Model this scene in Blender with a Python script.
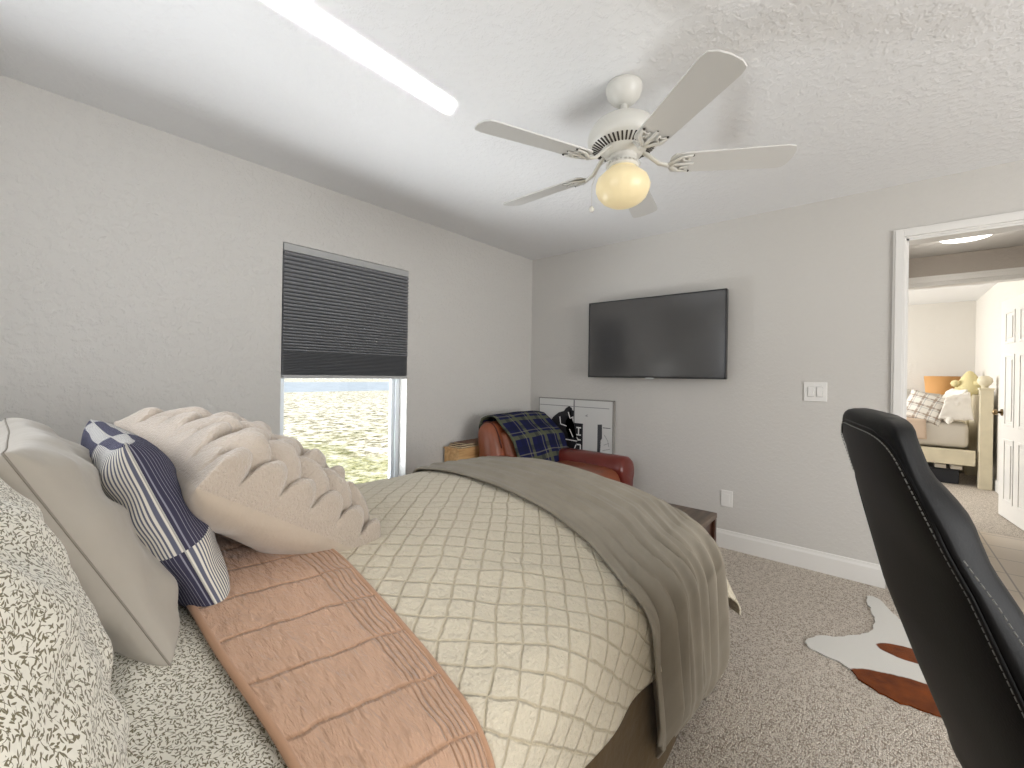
import bpy, bmesh, math, random
from mathutils import Vector, Matrix, noise
PI = math.pi
sc = bpy.context.scene
for o in list(bpy.data.objects): bpy.data.objects.remove(o)
C = sc.collection
random.seed(7)

# ---------------------------------------------------------------- camera
YAW = math.radians(40.5)
cam = bpy.data.cameras.new('camera'); camo = bpy.data.objects.new('camera', cam); C.objects.link(camo)
cam.sensor_fit = 'HORIZONTAL'; cam.sensor_width = 36.0; cam.lens = 36.0 * 429.0 / 1024.0
cam.shift_y = -8.7 / 1024.0; cam.clip_start = 0.05; cam.clip_end = 500
fw = Vector((math.cos(YAW), math.sin(YAW), 0)); rt = Vector((math.sin(YAW), -math.cos(YAW), 0)); up = Vector((0, 0, 1))
rho = .0155
r2 = rt * math.cos(rho) + up * math.sin(rho); u2 = up * math.cos(rho) - rt * math.sin(rho)
m = Matrix((r2, u2, -fw)).transposed().to_4x4(); m.translation = (0, 0, 1.258)
camo.matrix_world = m; sc.camera = camo

# ---------------------------------------------------------------- exposure, world, lights
sc.view_settings.view_transform = 'Standard'; sc.view_settings.look = 'None'
sc.view_settings.exposure = 0.25; sc.view_settings.gamma = 1; sc.view_settings.use_curve_mapping = False
W = bpy.data.worlds.new('sky'); sc.world = W; W.use_nodes = True
wn = W.node_tree; bgn = wn.nodes['Background']
bgn.inputs[0].default_value = (.62, .78, 1.0, 1); bgn.inputs[1].default_value = 1.0

def area_light(name, loc, target, sx, sy, power, color=(1, 1, 1), spread=PI):
    l = bpy.data.lights.new(name, 'AREA'); l.shape = 'RECTANGLE'; l.size = sx; l.size_y = sy
    l.energy = power; l.color = color; l.spread = spread
    o = bpy.data.objects.new(name, l); C.objects.link(o); o.location = loc
    d = Vector(target) - Vector(loc); o.rotation_euler = d.to_track_quat('-Z', 'Y').to_euler()
    return o

sun = bpy.data.lights.new('sun', 'SUN'); sun.energy = 5.5; sun.angle = math.radians(.6); sun.color = (1, .95, .86)
suno = bpy.data.objects.new('sun', sun); C.objects.link(suno)
suno.rotation_euler = Vector((-.35, .75, -.9)).to_track_quat('-Z', 'Y').to_euler()
# daylight bounced up from the ground outside the window and through it, then two added fill lights
area_light('ground_bounce_light', (1.60, 3.32, -.05), (1.5, 2.75, 1.5), 2.0, .9, 170, (.93, .97, 1.0))
area_light('ceiling_fill_light', (1.50, 3.04, -.05), (1.5, 2.85, 1.5), 1.8, .24, 34, (.92, .96, 1.0))  # added fill through the window gap, brightens the ceiling by the window wall
area_light('left_ceiling_fill_light', (-.05, 3.45, -.05), (.1, 2.7, 1.6), 1.8, .9, 72, (.93, .97, 1.0))  # added fill through an unseen narrow opening, brightens the left of the ceiling
# glint thrown through the window gap on to the ceiling (a narrow beam, as from a car's glass outside)
bd = Vector((-.57, -1.26, 1.34)).normalized(); bx = Vector((1, 0, 0)); bx = (bx - bd * bx.dot(bd)).normalized()
gl = bpy.data.lights.new('glint_light', 'AREA'); gl.shape = 'RECTANGLE'; gl.size = .84; gl.size_y = .046; gl.energy = 6; gl.spread = math.radians(1.2); gl.color = (1, 1, 1)
glo = bpy.data.objects.new('glint_light', gl); C.objects.link(glo)
T_strip = Vector((.878, 1.455, 2.44)); gp = T_strip - bd * 2.42
gm = Matrix((bx, bd.cross(bx) * -1, -bd)).transposed().to_4x4(); gm.translation = gp
glo.matrix_world = gm
# fill lights added behind unseen openings cut in the back and right walls
area_light('back_fill_light', (-.57, 1.20, 1.70), (2.4, 1.5, 2.0), .85, .85, 9, (.97, .98, 1.0))
area_light('side_fill_light', (1.3, -3.26, 1.35), (1.3, 2.0, 1.2), 2.3, 1.5, 80, (1, .98, .95))

# ---------------------------------------------------------------- material helpers
def mat(name, color, rough=.6, metal=0, bump=0, bscale=50, bdetail=3, emis=None, estr=0, sheen=0, var=0, vscale=5, coat=0, spec=None, bdist=.01):
    m = bpy.data.materials.new(name); m.use_nodes = True; nt = m.node_tree; b = nt.nodes['Principled BSDF']
    b.inputs['Base Color'].default_value = (*color, 1); b.inputs['Roughness'].default_value = rough; b.inputs['Metallic'].default_value = metal
    if spec is not None: b.inputs['Specular IOR Level'].default_value = spec
    if sheen: b.inputs['Sheen Weight'].default_value = sheen
    if coat: b.inputs['Coat Weight'].default_value = coat; b.inputs['Coat Roughness'].default_value = .2
    if emis: b.inputs['Emission Color'].default_value = (*emis, 1); b.inputs['Emission Strength'].default_value = estr
    tc = nt.nodes.new('ShaderNodeTexCoord')
    if bump:
        n = nt.nodes.new('ShaderNodeTexNoise'); n.inputs['Scale'].default_value = bscale; n.inputs['Detail'].default_value = bdetail
        nt.links.new(tc.outputs['Object'], n.inputs['Vector'])
        bp = nt.nodes.new('ShaderNodeBump'); bp.inputs['Strength'].default_value = bump; bp.inputs['Distance'].default_value = bdist
        nt.links.new(n.outputs['Fac'], bp.inputs['Height']); nt.links.new(bp.outputs['Normal'], b.inputs['Normal'])
    if var:
        n = nt.nodes.new('ShaderNodeTexNoise'); n.inputs['Scale'].default_value = vscale; n.inputs['Detail'].default_value = 4
        nt.links.new(tc.outputs['Object'], n.inputs['Vector'])
        r = nt.nodes.new('ShaderNodeValToRGB'); r.color_ramp.elements[0].position = .3; r.color_ramp.elements[1].position = .7
        r.color_ramp.elements[0].color = (*[c * (1 - var) for c in color], 1); r.color_ramp.elements[1].color = (*[min(1, c * (1 + var)) for c in color], 1)
        nt.links.new(n.outputs['Fac'], r.inputs['Fac']); nt.links.new(r.outputs['Color'], b.inputs['Base Color'])
    return m

class NB:   # tiny node builder
    def __init__(s, name, rough=.8, sheen=0, spec=None):
        s.m = bpy.data.materials.new(name); s.m.use_nodes = True; s.nt = s.m.node_tree; s.b = s.nt.nodes['Principled BSDF']
        s.b.inputs['Roughness'].default_value = rough
        if sheen: s.b.inputs['Sheen Weight'].default_value = sheen
        if spec is not None: s.b.inputs['Specular IOR Level'].default_value = spec
        s.tc = s.nt.nodes.new('ShaderNodeTexCoord')
    def put(s, v, sock):
        if isinstance(v, (int, float)): sock.default_value = v
        elif isinstance(v, tuple): sock.default_value = v if len(v) == len(sock.default_value) else (*v, 1)
        else: s.nt.links.new(v, sock)
    def M(s, op, a, b=0, c=0):
        n = s.nt.nodes.new('ShaderNodeMath'); n.operation = op
        s.put(a, n.inputs[0]); s.put(b, n.inputs[1]); s.put(c, n.inputs[2]); return n.outputs[0]
    def V(s, op, a, b=(0, 0, 0)):
        n = s.nt.nodes.new('ShaderNodeVectorMath'); n.operation = op; s.put(a, n.inputs[0])
        if op == 'SCALE': s.put(b, n.inputs['Scale'])
        else: s.put(b, n.inputs[1])
        return n.outputs[0]
    def xyz(s, v):
        n = s.nt.nodes.new('ShaderNodeSeparateXYZ'); s.put(v, n.inputs[0]); return n.outputs
    def comb(s, x, y, z=0):
        n = s.nt.nodes.new('ShaderNodeCombineXYZ'); s.put(x, n.inputs[0]); s.put(y, n.inputs[1]); s.put(z, n.inputs[2]); return n.outputs[0]
    def noise(s, vec, scale, detail=3, rough=.5):
        n = s.nt.nodes.new('ShaderNodeTexNoise'); s.put(vec, n.inputs['Vector']); n.inputs['Scale'].default_value = scale
        n.inputs['Detail'].default_value = detail; n.inputs['Roughness'].default_value = rough; return n.outputs['Fac']
    def voro(s, vec, scale, rnd=1, feat='F1'):
        n = s.nt.nodes.new('ShaderNodeTexVoronoi'); n.feature = feat; s.put(vec, n.inputs['Vector']); n.inputs['Scale'].default_value = scale
        n.inputs['Randomness'].default_value = rnd; return n.outputs
    def ramp(s, f, stops):
        n = s.nt.nodes.new('ShaderNodeValToRGB'); s.put(f, n.inputs[0]); e = n.color_ramp.elements
        for i, (p, c) in enumerate(stops):
            if i > 1: e.new(p)
            e[i].position = p; e[i].color = (*c, 1)
        return n.outputs[0]
    def mix(s, f, a, b):
        n = s.nt.nodes.new('ShaderNodeMix'); n.data_type = 'RGBA'; s.put(f, n.inputs[0]); s.put(a, n.inputs[6]); s.put(b, n.inputs[7]); return n.outputs[2]
    def bump(s, h, strength=.5, dist=.01):
        n = s.nt.nodes.new('ShaderNodeBump'); s.put(h, n.inputs['Height']); n.inputs['Strength'].default_value = strength; n.inputs['Distance'].default_value = dist
        s.nt.links.new(n.outputs['Normal'], s.b.inputs['Normal'])
    def color(s, c): s.put(c, s.b.inputs['Base Color'])
    def sstep(s, v, lo, hi):
        n = s.nt.nodes.new('ShaderNodeMapRange'); n.interpolation_type = 'SMOOTHSTEP'; s.put(v, n.inputs[0]); n.inputs[1].default_value = lo; n.inputs[2].default_value = hi; return n.outputs[0]

def hexc(h):
    v = [int(h[i:i + 2], 16) / 255 for i in (0, 2, 4)]
    return tuple(c / 12.92 if c <= .04045 else ((c + .055) / 1.055) ** 2.4 for c in v)

# ---------------------------------------------------------------- mesh helpers
def obj(name, bm, material, parent=None, smooth=True, loc=None):
    me = bpy.data.meshes.new(name)
    if isinstance(bm, bmesh.types.BMesh):
        bmesh.ops.recalc_face_normals(bm, faces=bm.faces) if getattr(bm, 'tag_recalc', True) else None
        bm.to_mesh(me); bm.free()
    if material: me.materials.append(material)
    for p in me.polygons: p.use_smooth = smooth
    o = bpy.data.objects.new(name, me); C.objects.link(o)
    if parent: o.parent = parent
    if loc: o.location = loc
    return o

def rebase(o, loc):      # move an object's origin without moving its mesh
    loc = Vector(loc); o.data.transform(Matrix.Translation(-loc)); o.location = loc; return o

def tag(o, label=None, cat=None, group=None, kind=None):
    if label: o['label'] = label
    if cat: o['category'] = cat
    if group: o['group'] = group
    if kind: o['kind'] = kind
    return o
def thing(name, label, cat, loc=(0, 0, 0), rotz=0, group=None):
    o = bpy.data.objects.new(name, None); C.objects.link(o); o.location = loc; o.rotation_euler = (0, 0, rotz); o.empty_display_size = .1
    return tag(o, label, cat, group)

def add_box(bm, x0, x1, y0, y1, z0, z1, bevel=0, mtx=None):
    r = bmesh.ops.create_cube(bm, size=1)
    vs = r['verts']
    bmesh.ops.scale(bm, verts=vs, vec=(x1 - x0, y1 - y0, z1 - z0)); bmesh.ops.translate(bm, verts=vs, vec=((x0 + x1) / 2, (y0 + y1) / 2, (z0 + z1) / 2))
    if bevel:
        es = list({e for v in vs for e in v.link_edges})
        rr = bmesh.ops.bevel(bm, geom=es, offset=bevel, segments=2, affect='EDGES', profile=.5)
        vs = list({v for f in rr['faces'] for v in f.verts} | {v for v in vs if v.is_valid})
    if mtx: bmesh.ops.transform(bm, matrix=mtx, verts=vs)
    return vs
def box(x0, x1, y0, y1, z0, z1, bevel=0):
    bm = bmesh.new(); add_box(bm, x0, x1, y0, y1, z0, z1, bevel); return bm

def add_tube(bm, pts, rad, seg=10, cap=True, flat=1.0):
    pts = [Vector(p) for p in pts]; rings = []
    prev = None
    for i, p in enumerate(pts):
        d = (pts[min(i + 1, len(pts) - 1)] - pts[max(i - 1, 0)]).normalized()
        if prev is None:
            a = Vector((0, 0, 1)) if abs(d.z) < .9 else Vector((1, 0, 0)); n = d.cross(a).normalized()
        else: n = (prev - d * prev.dot(d)).normalized()
        prev = n; b = d.cross(n); r = rad[i] if isinstance(rad, (list, tuple)) else rad
        rings.append([bm.verts.new(p + n * r * math.cos(t * 2 * PI / seg) + b * r * flat * math.sin(t * 2 * PI / seg)) for t in range(seg)])
    for a, b in zip(rings, rings[1:]):
        for t in range(seg): bm.faces.new((a[t], a[(t + 1) % seg], b[(t + 1) % seg], b[t]))
    if cap: bm.faces.new(rings[0][::-1]); bm.faces.new(rings[-1])
def tube(pts, rad, seg=10, flat=1.0):
    bm = bmesh.new(); add_tube(bm, pts, rad, seg, True, flat); return bm

def add_lathe(bm, prof, seg=32, c=(0, 0, 0), flute=0, nfl=0):
    rings = []
    for r, z in prof:
        if r < 1e-5: rings.append([bm.verts.new((c[0], c[1], c[2] + z))])
        else:
            rings.append([bm.verts.new((c[0] + r * (1 + flute * math.cos(nfl * t * 2 * PI / seg)) * math.cos(t * 2 * PI / seg), c[1] + r * (1 + flute * math.cos(nfl * t * 2 * PI / seg)) * math.sin(t * 2 * PI / seg), c[2] + z)) for t in range(seg)])
    for a, b in zip(rings, rings[1:]):
        for t in range(seg):
            u = (t + 1) % seg
            if len(a) == 1 and len(b) == 1: continue
            if len(a) == 1: bm.faces.new((a[0], b[u], b[t]))
            elif len(b) == 1: bm.faces.new((a[t], a[u], b[0]))
            else: bm.faces.new((a[t], a[u], b[u], b[t]))
def lathe(prof, seg=32, c=(0, 0, 0), **k):
    bm = bmesh.new(); add_lathe(bm, prof, seg, c, **k); return bm

def add_prism(bm, poly, o, ax, ay, n, depth):
    """extrude a 2D polygon laid out on axes ax, ay from origin o along n"""
    o = Vector(o); ax = Vector(ax); ay = Vector(ay); n = Vector(n)
    a = [bm.verts.new(o + ax * p[0] + ay * p[1]) for p in poly]
    b = [bm.verts.new(o + ax * p[0] + ay * p[1] + n * depth) for p in poly]
    bm.faces.new(a[::-1]); bm.faces.new(b)
    k = len(poly)
    for i in range(k): bm.faces.new((a[i], a[(i + 1) % k], b[(i + 1) % k], b[i]))

def sheet(name, fn, nu, nv, u0, u1, v0, v1, material, parent=None, thick=.004, smooth=True):
    vs = []; uvs = []
    for i in range(nu + 1):
        for j in range(nv + 1):
            u = u0 + (u1 - u0) * i / nu; v = v0 + (v1 - v0) * j / nv
            vs.append(tuple(fn(u, v))); uvs.append((u, v))
    fs = []
    for i in range(nu):
        for j in range(nv):
            a = i * (nv + 1) + j; fs.append((a, a + nv + 1, a + nv + 2, a + 1))
    me = bpy.data.meshes.new(name); me.from_pydata(vs, [], fs); uvl = me.uv_layers.new(name='UVMap')
    for l in me.loops: uvl.data[l.index].uv = uvs[l.vertex_index]
    for p in me.polygons: p.use_smooth = smooth
    me.materials.append(material)
    o = bpy.data.objects.new(name, me); C.objects.link(o)
    if parent: o.parent = parent
    if thick:
        s = o.modifiers.new('solid', 'SOLIDIFY'); s.thickness = thick; s.offset = -1
    return o
def nz(x, y, z=0, s=1.0): return noise.noise(Vector((x * s, y * s, z * s)))
def sst(a, b, x):
    t = max(0, min(1, (x - a) / (b - a))); return t * t * (3 - 2 * t)
def interp(tab, x):
    if x <= tab[0][0]: return tab[0][1]
    for (a, va), (b, vb) in zip(tab, tab[1:]):
        if x <= b: return va + (vb - va) * (x - a) / (b - a)
    return tab[-1][1]

# ---------------------------------------------------------------- materials
def wall_mat(name, color, bs, sc_=28):
    n = NB(name, .85, spec=.2); o = n.tc.outputs['Object']
    h = n.M('ADD', n.sstep(n.noise(o, sc_, 4, .6), .45, .62), n.M('MULTIPLY', n.noise(o, sc_ * 3, 2), .5))
    n.bump(h, bs, .006); n.color(color); return n.m
WALLC = hexc('ccc9c4')
m_wall_l = wall_mat('knockdown_plaster', WALLC, .42)
m_wall = wall_mat('painted_plaster', WALLC, .16, 40)
m_wall_hall = wall_mat('hall_plaster', hexc('b9b1a8'), .2, 40)
m_wall_far = wall_mat('far_plaster', hexc('dcd8d1'), .2, 40)
m_ceil = wall_mat('ceiling_texture', hexc('eaeaea'), .3, 30)
m_trim = mat('white_trim', hexc('e6e4e0'), .35, spec=.4)
m_door = mat('door_paint', hexc('e8e6e1'), .3, spec=.4)
n = NB('berber_carpet', .95, spec=.1); o_ = n.tc.outputs['Object']
vx = n.V('MULTIPLY', o_, (1, 1.35, 1)); v = n.voro(vx, 125, .75); big = n.noise(o_, 3, 3); mid = n.noise(o_, 42, 2)
d = n.M('ADD', n.M('MULTIPLY', v['Distance'], .75), n.M('MULTIPLY', mid, .45))
c = n.ramp(d, [(.35, hexc('e2dace')), (.60, hexc('cbc1b4')), (.82, hexc('8f8476'))])
n.color(n.mix(n.M('MULTIPLY', big, .3), c, hexc('d2c6ba'))); n.bump(n.M('MULTIPLY', v['Distance'], -1), .9, .006); m_carpet = n.m
n = NB('hall_tile', .35); o_ = n.tc.outputs['Object']
bk = n.nt.nodes.new('ShaderNodeTexBrick'); bk.offset = 0; bk.inputs['Scale'].default_value = 1; bk.inputs['Brick Width'].default_value = .33; bk.inputs['Row Height'].default_value = .33
bk.inputs['Mortar Size'].default_value = .005; bk.inputs['Color1'].default_value = (*hexc('c9bba9'), 1); bk.inputs['Color2'].default_value = (*hexc('c2b3a1'), 1); bk.inputs['Mortar'].default_value = (*hexc('8d8175'), 1)
n.nt.links.new(o_, bk.inputs['Vector']); n.color(bk.outputs['Color']); m_tile = n.m

n = NB('grass', .95, spec=.05); o_ = n.tc.outputs['Object']
g1 = n.noise(o_, 5, 6, .75); g2 = n.noise(o_, .5, 3); g3 = n.noise(o_, 16, 3, .7)
c1 = n.ramp(g1, [(.40, hexc('55533c')), (.48, hexc('b3aa90')), (.60, hexc('eee8da'))])
c2 = n.ramp(g3, [(.42, hexc('4f5c22')), (.6, hexc('c9c489'))])
yy = n.xyz(o_)[1]
near = n.M('MULTIPLY', n.sstep(n.M('MULTIPLY', yy, -1), -10.5, -6.5), n.sstep(g2, .38, .55))
n.color(n.mix(n.M('MULTIPLY', near, .6), c1, c2)); m_grass = n.m
m_road = mat('asphalt', hexc('9aa1a6'), .9, var=.15, vscale=.8)

def quilt_mat(name, col, groove, spacing=.105, fine=140, fstr=.35, gstr=.8, straight=None, stretch=(1, 1)):
    n = NB(name, .85, sheen=.25, spec=.15); uv = n.tc.outputs['UV']; x, y, _ = n.xyz(uv)
    w = n.M('MULTIPLY', n.M('SUBTRACT', n.noise(uv, 9, 2), .5), .03)
    def line(e, sp):
        p = n.M('PINGPONG', n.M('ADD', e, w), sp / 2)      # 0 at the stitched line
        return n.sstep(p, 0, min(.007, sp * .3))
    if straight:
        edge = n.sstep(n.M('SUBTRACT', straight[0], x), .085, .09); rows = line(x, .014)
        h = n.M('MINIMUM', n.M('MAXIMUM', edge, rows), line(n.M('ADD', y, n.M('MULTIPLY', x, .15)), straight[1]))
    else:
        h = n.M('MINIMUM', line(n.M('ADD', n.M('MULTIPLY', x, .8), y), spacing), line(n.M('SUBTRACT', n.M('MULTIPLY', x, .8), y), spacing))
    sv = n.V('MULTIPLY', uv, (*stretch, 1))
    f = n.noise(sv, fine, 3, .6); f2 = n.noise(sv, fine * .35, 2)
    hh = n.M('ADD', n.M('MULTIPLY', h, gstr), n.M('ADD', n.M('MULTIPLY', f, fstr), n.M('MULTIPLY', f2, fstr * 1.3)))
    n.bump(hh, .9, .011); n.color(n.mix(h, groove, col)); return n.m
m_cream = quilt_mat('cream_quilting', hexc('e0d6c0'), hexc('cfc2a6'), .078, 80, .75, .42)
m_orange = quilt_mat('terracotta_quilting', hexc('cfa98f'), hexc('bd9578'), fine=75, fstr=1.2, gstr=.38, straight=(.585, .125), stretch=(1.0, .32))
m_cream_far = mat('far_cream_fabric', hexc('dcd5c8'), .9, bump=.3, bscale=30)
def throw_mat():
    n = NB('sage_knit', .9, sheen=.1, spec=.1); uv = n.tc.outputs['UV']
    f = n.noise(n.V('MULTIPLY', uv, (1, .3, 1)), 60, 3); n.bump(f, .25, .005)
    n.color(n.ramp(n.noise(uv, 6, 3), [(.3, hexc('958d7f')), (.7, hexc('a1998b'))])); return n.m
m_throw = throw_mat()
m_skirt = mat('brown_bed_skirt', hexc('58431f'), .9, bump=.3, bscale=25, var=.12, vscale=6, sheen=.2)
m_matt = mat('white_ticking', hexc('dcd8d0'), .9)
m_dark = mat('dark_metal', hexc('202022'), .4, metal=.6)

def leaf_mat(name, s=1.55):
    n = NB(name, .9, sheen=.2, spec=.1); uv = n.V('SCALE', n.tc.outputs['UV'], s)
    tot = None
    wv = n.V('ADD', uv, n.comb(n.M('MULTIPLY', n.noise(uv, 25, 1), .012), n.M('MULTIPLY', n.noise(n.V('ADD', uv, (5, 3, 0)), 25, 1), .012)))
    for k, (scl, off, a, b, cv) in enumerate([(62, (0, 0, 0), .0056, .0017, 40), (62, (.31, .17, 0), .0058, .0016, -45), (58, (.71, .53, 0), .0052, .0017, 30), (34, (.13, .87, 0), .0125, .0007, 32), (34, (.43, .27, 0), .0125, .00068, -30)]):
        p = n.V('ADD', wv, off); vo = n.voro(p, scl, .85); dlt = n.V('SUBTRACT', p, vo['Position'])
        ang = n.M('MULTIPLY', n.xyz(vo['Color'])[0], 6.28)
        ca = n.M('COSINE', ang); sa = n.M('SINE', ang); x, y, _ = n.xyz(dlt)
        xr = n.M('SUBTRACT', n.M('MULTIPLY', x, ca), n.M('MULTIPLY', y, sa)); yr = n.M('ADD', n.M('MULTIPLY', x, sa), n.M('MULTIPLY', y, ca))
        yr = n.M('ADD', yr, n.M('MULTIPLY', n.M('MULTIPLY', xr, xr), cv))
        e = n.M('ADD', n.M('POWER', n.M('ABSOLUTE', n.M('DIVIDE', xr, a)), 1.6), n.M('POWER', n.M('ABSOLUTE', n.M('DIVIDE', yr, b)), 1.6))
        mk = n.M('SUBTRACT', 1, n.sstep(e, .75, 1.15)); tot = mk if tot is None else n.M('MAXIMUM', tot, mk)
    n.color(n.mix(tot, hexc('e4e0d4'), hexc('77705a')))
    n.bump(n.noise(uv, 30, 3), .35, .006); return n.m
m_leaf = leaf_mat('leaf_print_cotton')
m_pgray = mat('gray_pillowcase', hexc('aaa398'), .85, bump=.35, bscale=9, sheen=.2, bdist=.03)
m_plain = mat('beige_plush', hexc('c3b5a4'), .95, bump=.25, bscale=40, sheen=.5)
m_fur = mat('cream_faux_fur', hexc('c4b6a7'), .95, bump=.9, bscale=170, bdetail=5, sheen=.6, bdist=.006)
def stripe_mat():
    n = NB('navy_patch_stripes', .9, spec=.1); uv = n.tc.outputs['UV']; x, y, _ = n.xyz(uv)
    patch = n.M('MODULO', n.M('ADD', n.M('FLOOR', n.M('DIVIDE', n.M('ADD', x, 2.60001), .26)), n.M('FLOOR', n.M('DIVIDE', n.M('ADD', y, 2.73), .27))), 2)
    p1 = n.M('PINGPONG', x, .0065); l1 = n.sstep(p1, .0030, .0042)
    light = n.mix(l1, hexc('dcd8ce'), hexc('626474'))
    dark = n.mix(n.sstep(p1, .0052, .0058), hexc('3f3e50'), hexc('8f8f9c'))
    n.color(n.mix(patch, light, dark)); n.bump(n.noise(uv, 14, 3), .4, .012); return n.m
m_stripe = stripe_mat()
def plaid_mat(name, base, a, b, c, sp=.12):
    n = NB(name, .95, spec=.1); uv = n.tc.outputs['UV']; x, y, _ = n.xyz(uv)
    def band(e, off, w): return n.M('SUBTRACT', 1, n.sstep(n.M('PINGPONG', n.M('ADD', e, off), sp / 2), w, w + .003))
    col = n.mix(n.M('MULTIPLY', band(x, .0, sp * .09), .8), base, a); col = n.mix(n.M('MULTIPLY', band(y, .0, sp * .09), .8), col, a)
    col = n.mix(n.M('MULTIPLY', band(x, sp / 2, sp * .10), .5), col, b); col = n.mix(n.M('MULTIPLY', band(y, sp / 2, sp * .10), .5), col, b)
    col = n.mix(n.M('MULTIPLY', band(x, sp / 4, .003), .4), col, c); col = n.mix(n.M('MULTIPLY', band(y, sp / 4, .003), .4), col, c)
    n.color(col); n.bump(n.noise(uv, 40, 3), .3, .006); return n.m
m_plaid = plaid_mat('navy_green_plaid', hexc('1f2145'), hexc('5a5d47'), hexc('1c1f33'), hexc('8d8a74'), .19)
m_plaid_far = plaid_mat('gray_plaid', hexc('e3ded5'), hexc('9c8b7c'), hexc('e3ded5'), hexc('7b8088'), .10)
def leather(name, col, rough=.35, bs=.12, spec=.5):
    return mat(name, col, rough, spec=spec, bump=bs, bscale=220, bdetail=2, var=.1, vscale=7, bdist=.003)
m_brownl = leather('oxblood_leather', hexc('6c2a22'), .28)
m_tanl = leather('tan_leather', hexc('84492f'), .35)
m_black = leather('black_leather', hexc('0d0d0e'), .5, spec=.14)
m_stitch = mat('grey_thread', hexc('7e7e7a'), .8)
m_plastic = mat('gray_plastic', hexc('55575a'), .45)
def wood(name, c1, c2, rough=.5, axis=0, sc_=1):
    n = NB(name, rough); o = n.tc.outputs['Object']; st = [3, 30, 30]; st = st if axis == 0 else [30, 3, 30] if axis == 1 else [30, 30, 3]
    f = n.noise(n.V('MULTIPLY', o, tuple(st)), sc_, 4, .6); n.color(n.ramp(f, [(.35, c1), (.65, c2)])); n.bump(f, .15, .002); return n.m
m_pine = wood('pine_wood', hexc('b98a55'), hexc('d9b07c'))
m_dwood = wood('dark_wood', hexc('2c1a12'), hexc('472a1c'), .4, 2)
m_dtop = wood('worn_wood_top', hexc('4a3d33'), hexc('6a5a4c'), .45)
m_paper = mat('paper_edges', hexc('d8c7a4'), .9, bump=.3, bscale=90)
m_cover = mat('brown_covers', hexc('6b4b35'), .7)

# ================================================================= SETTING
D = 3.47; WL = 2.71; H = 2.44; XB = -.50; YR = -3.1; T = .12
WX0, WX1, WZ0, WZ1 = 1.05, 1.95, .37, 2.035
def struct(name, bm, material, parent=None, smooth=False):
    o = obj(name, bm, material, parent, smooth)
    if not parent: o['kind'] = 'structure'
    return o
bm = bmesh.new()
add_box(bm, XB - T, -.49, WL, WL + .16, 0, H); add_box(bm, -.10, WX0, WL, WL + .16, 0, H); add_box(bm, -.49, -.10, WL, WL + .16, 0, .75); add_box(bm, -.49, -.10, WL, WL + .16, 1.55, H); add_box(bm, WX1, D, WL, WL + .16, 0, H)  # includes a narrow unseen opening, cut to admit the added ceiling fill
add_box(bm, WX0, WX1, WL, WL + .16, 0, WZ0); add_box(bm, WX0, WX1, WL, WL + .16, WZ1, H)
struct('wall_left', bm, m_wall_l)
DY1, DY0, DZ = -.118, -.95, 2.108       # bedroom doorway in the end wall
bm = bmesh.new()
add_box(bm, D, D + T, DY1, WL + .16, 0, H); add_box(bm, D, D + T, YR - T, DY0, 0, H); add_box(bm, D, D + T, DY0, DY1, DZ, H)
struct('wall_end', bm, m_wall)
bm = bmesh.new(); y0, y1, z0, z1 = .75, 1.65, 1.25, 2.15  # unseen opening added for the fill light behind this wall
add_box(bm, XB - T, XB, YR - T, y0, 0, H); add_box(bm, XB - T, XB, y1, WL, 0, H); add_box(bm, XB - T, XB, y0, y1, 0, z0); add_box(bm, XB - T, XB, y0, y1, z1, H)
struct('wall_back', bm, m_wall)
bm = bmesh.new(); x0, x1, z0, z1 = .1, 2.5, .55, 2.15  # unseen opening added to let the side fill in
add_box(bm, XB, x0, YR - T, YR, 0, H); add_box(bm, x1, D, YR - T, YR, 0, H); add_box(bm, x0, x1, YR - T, YR, 0, z0); add_box(bm, x0, x1, YR - T, YR, z1, H)
struct('wall_right', bm, m_wall)
struct('floor', box(XB - T, D + .06, YR - T, WL + .16, -.1, 0), m_carpet)
struct('ceiling', box(XB - T, D + T, YR - T, WL + .16, H, H + .12), m_ceil)
# window
def frame_rect(bm, a0, a1, z0, z1, w, y0, y1):
    add_box(bm, a0, a0 + w, y0, y1, z0, z1, .003); add_box(bm, a1 - w, a1, y0, y1, z0, z1, .003)
    add_box(bm, a0 + w, a1 - w, y0, y1, z0, z0 + w, .003); add_box(bm, a0 + w, a1 - w, y0, y1, z1 - w, z1, .003)
win = bpy.data.objects.new('window_1', None); C.objects.link(win); win['kind'] = 'structure'
bm = bmesh.new(); frame_rect(bm, WX0, WX1, WZ0, WZ1, .035, WL + .09, WL + .15)
m_vinyl = mat('white_vinyl', hexc('dfe3e6'), .35)
obj('window_frame', bm, m_vinyl, win, False)
bm = bmesh.new(); frame_rect(bm, WX0 + .035, WX1 - .035, WZ0 + .035, 1.27, .028, WL + .105, WL + .135); obj('sash', bm, m_vinyl, win, False)
n = NB('window_glass'); nt = n.nt
tr = nt.nodes.new('ShaderNodeBsdfTransparent'); gs = nt.nodes.new('ShaderNodeBsdfGlossy'); gs.inputs['Roughness'].default_value = .02
mx = nt.nodes.new('ShaderNodeMixShader')
mx.inputs[0].default_value = .05; nt.links.new(tr.outputs[0], mx.inputs[1]); nt.links.new(gs.outputs[0], mx.inputs[2]); nt.links.new(mx.outputs[0], nt.nodes['Material Output'].inputs[0])
obj('glass', box(WX0 + .03, WX1 - .03, WL + .118, WL + .122, WZ0 + .03, WZ1 - .03), n.m, win, False)
obj('sill', box(WX0 - .0, WX1 + .0, WL - .015, WL + .09, WZ0 - .02, WZ0 + .005, .004), m_trim, win, False)
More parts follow.
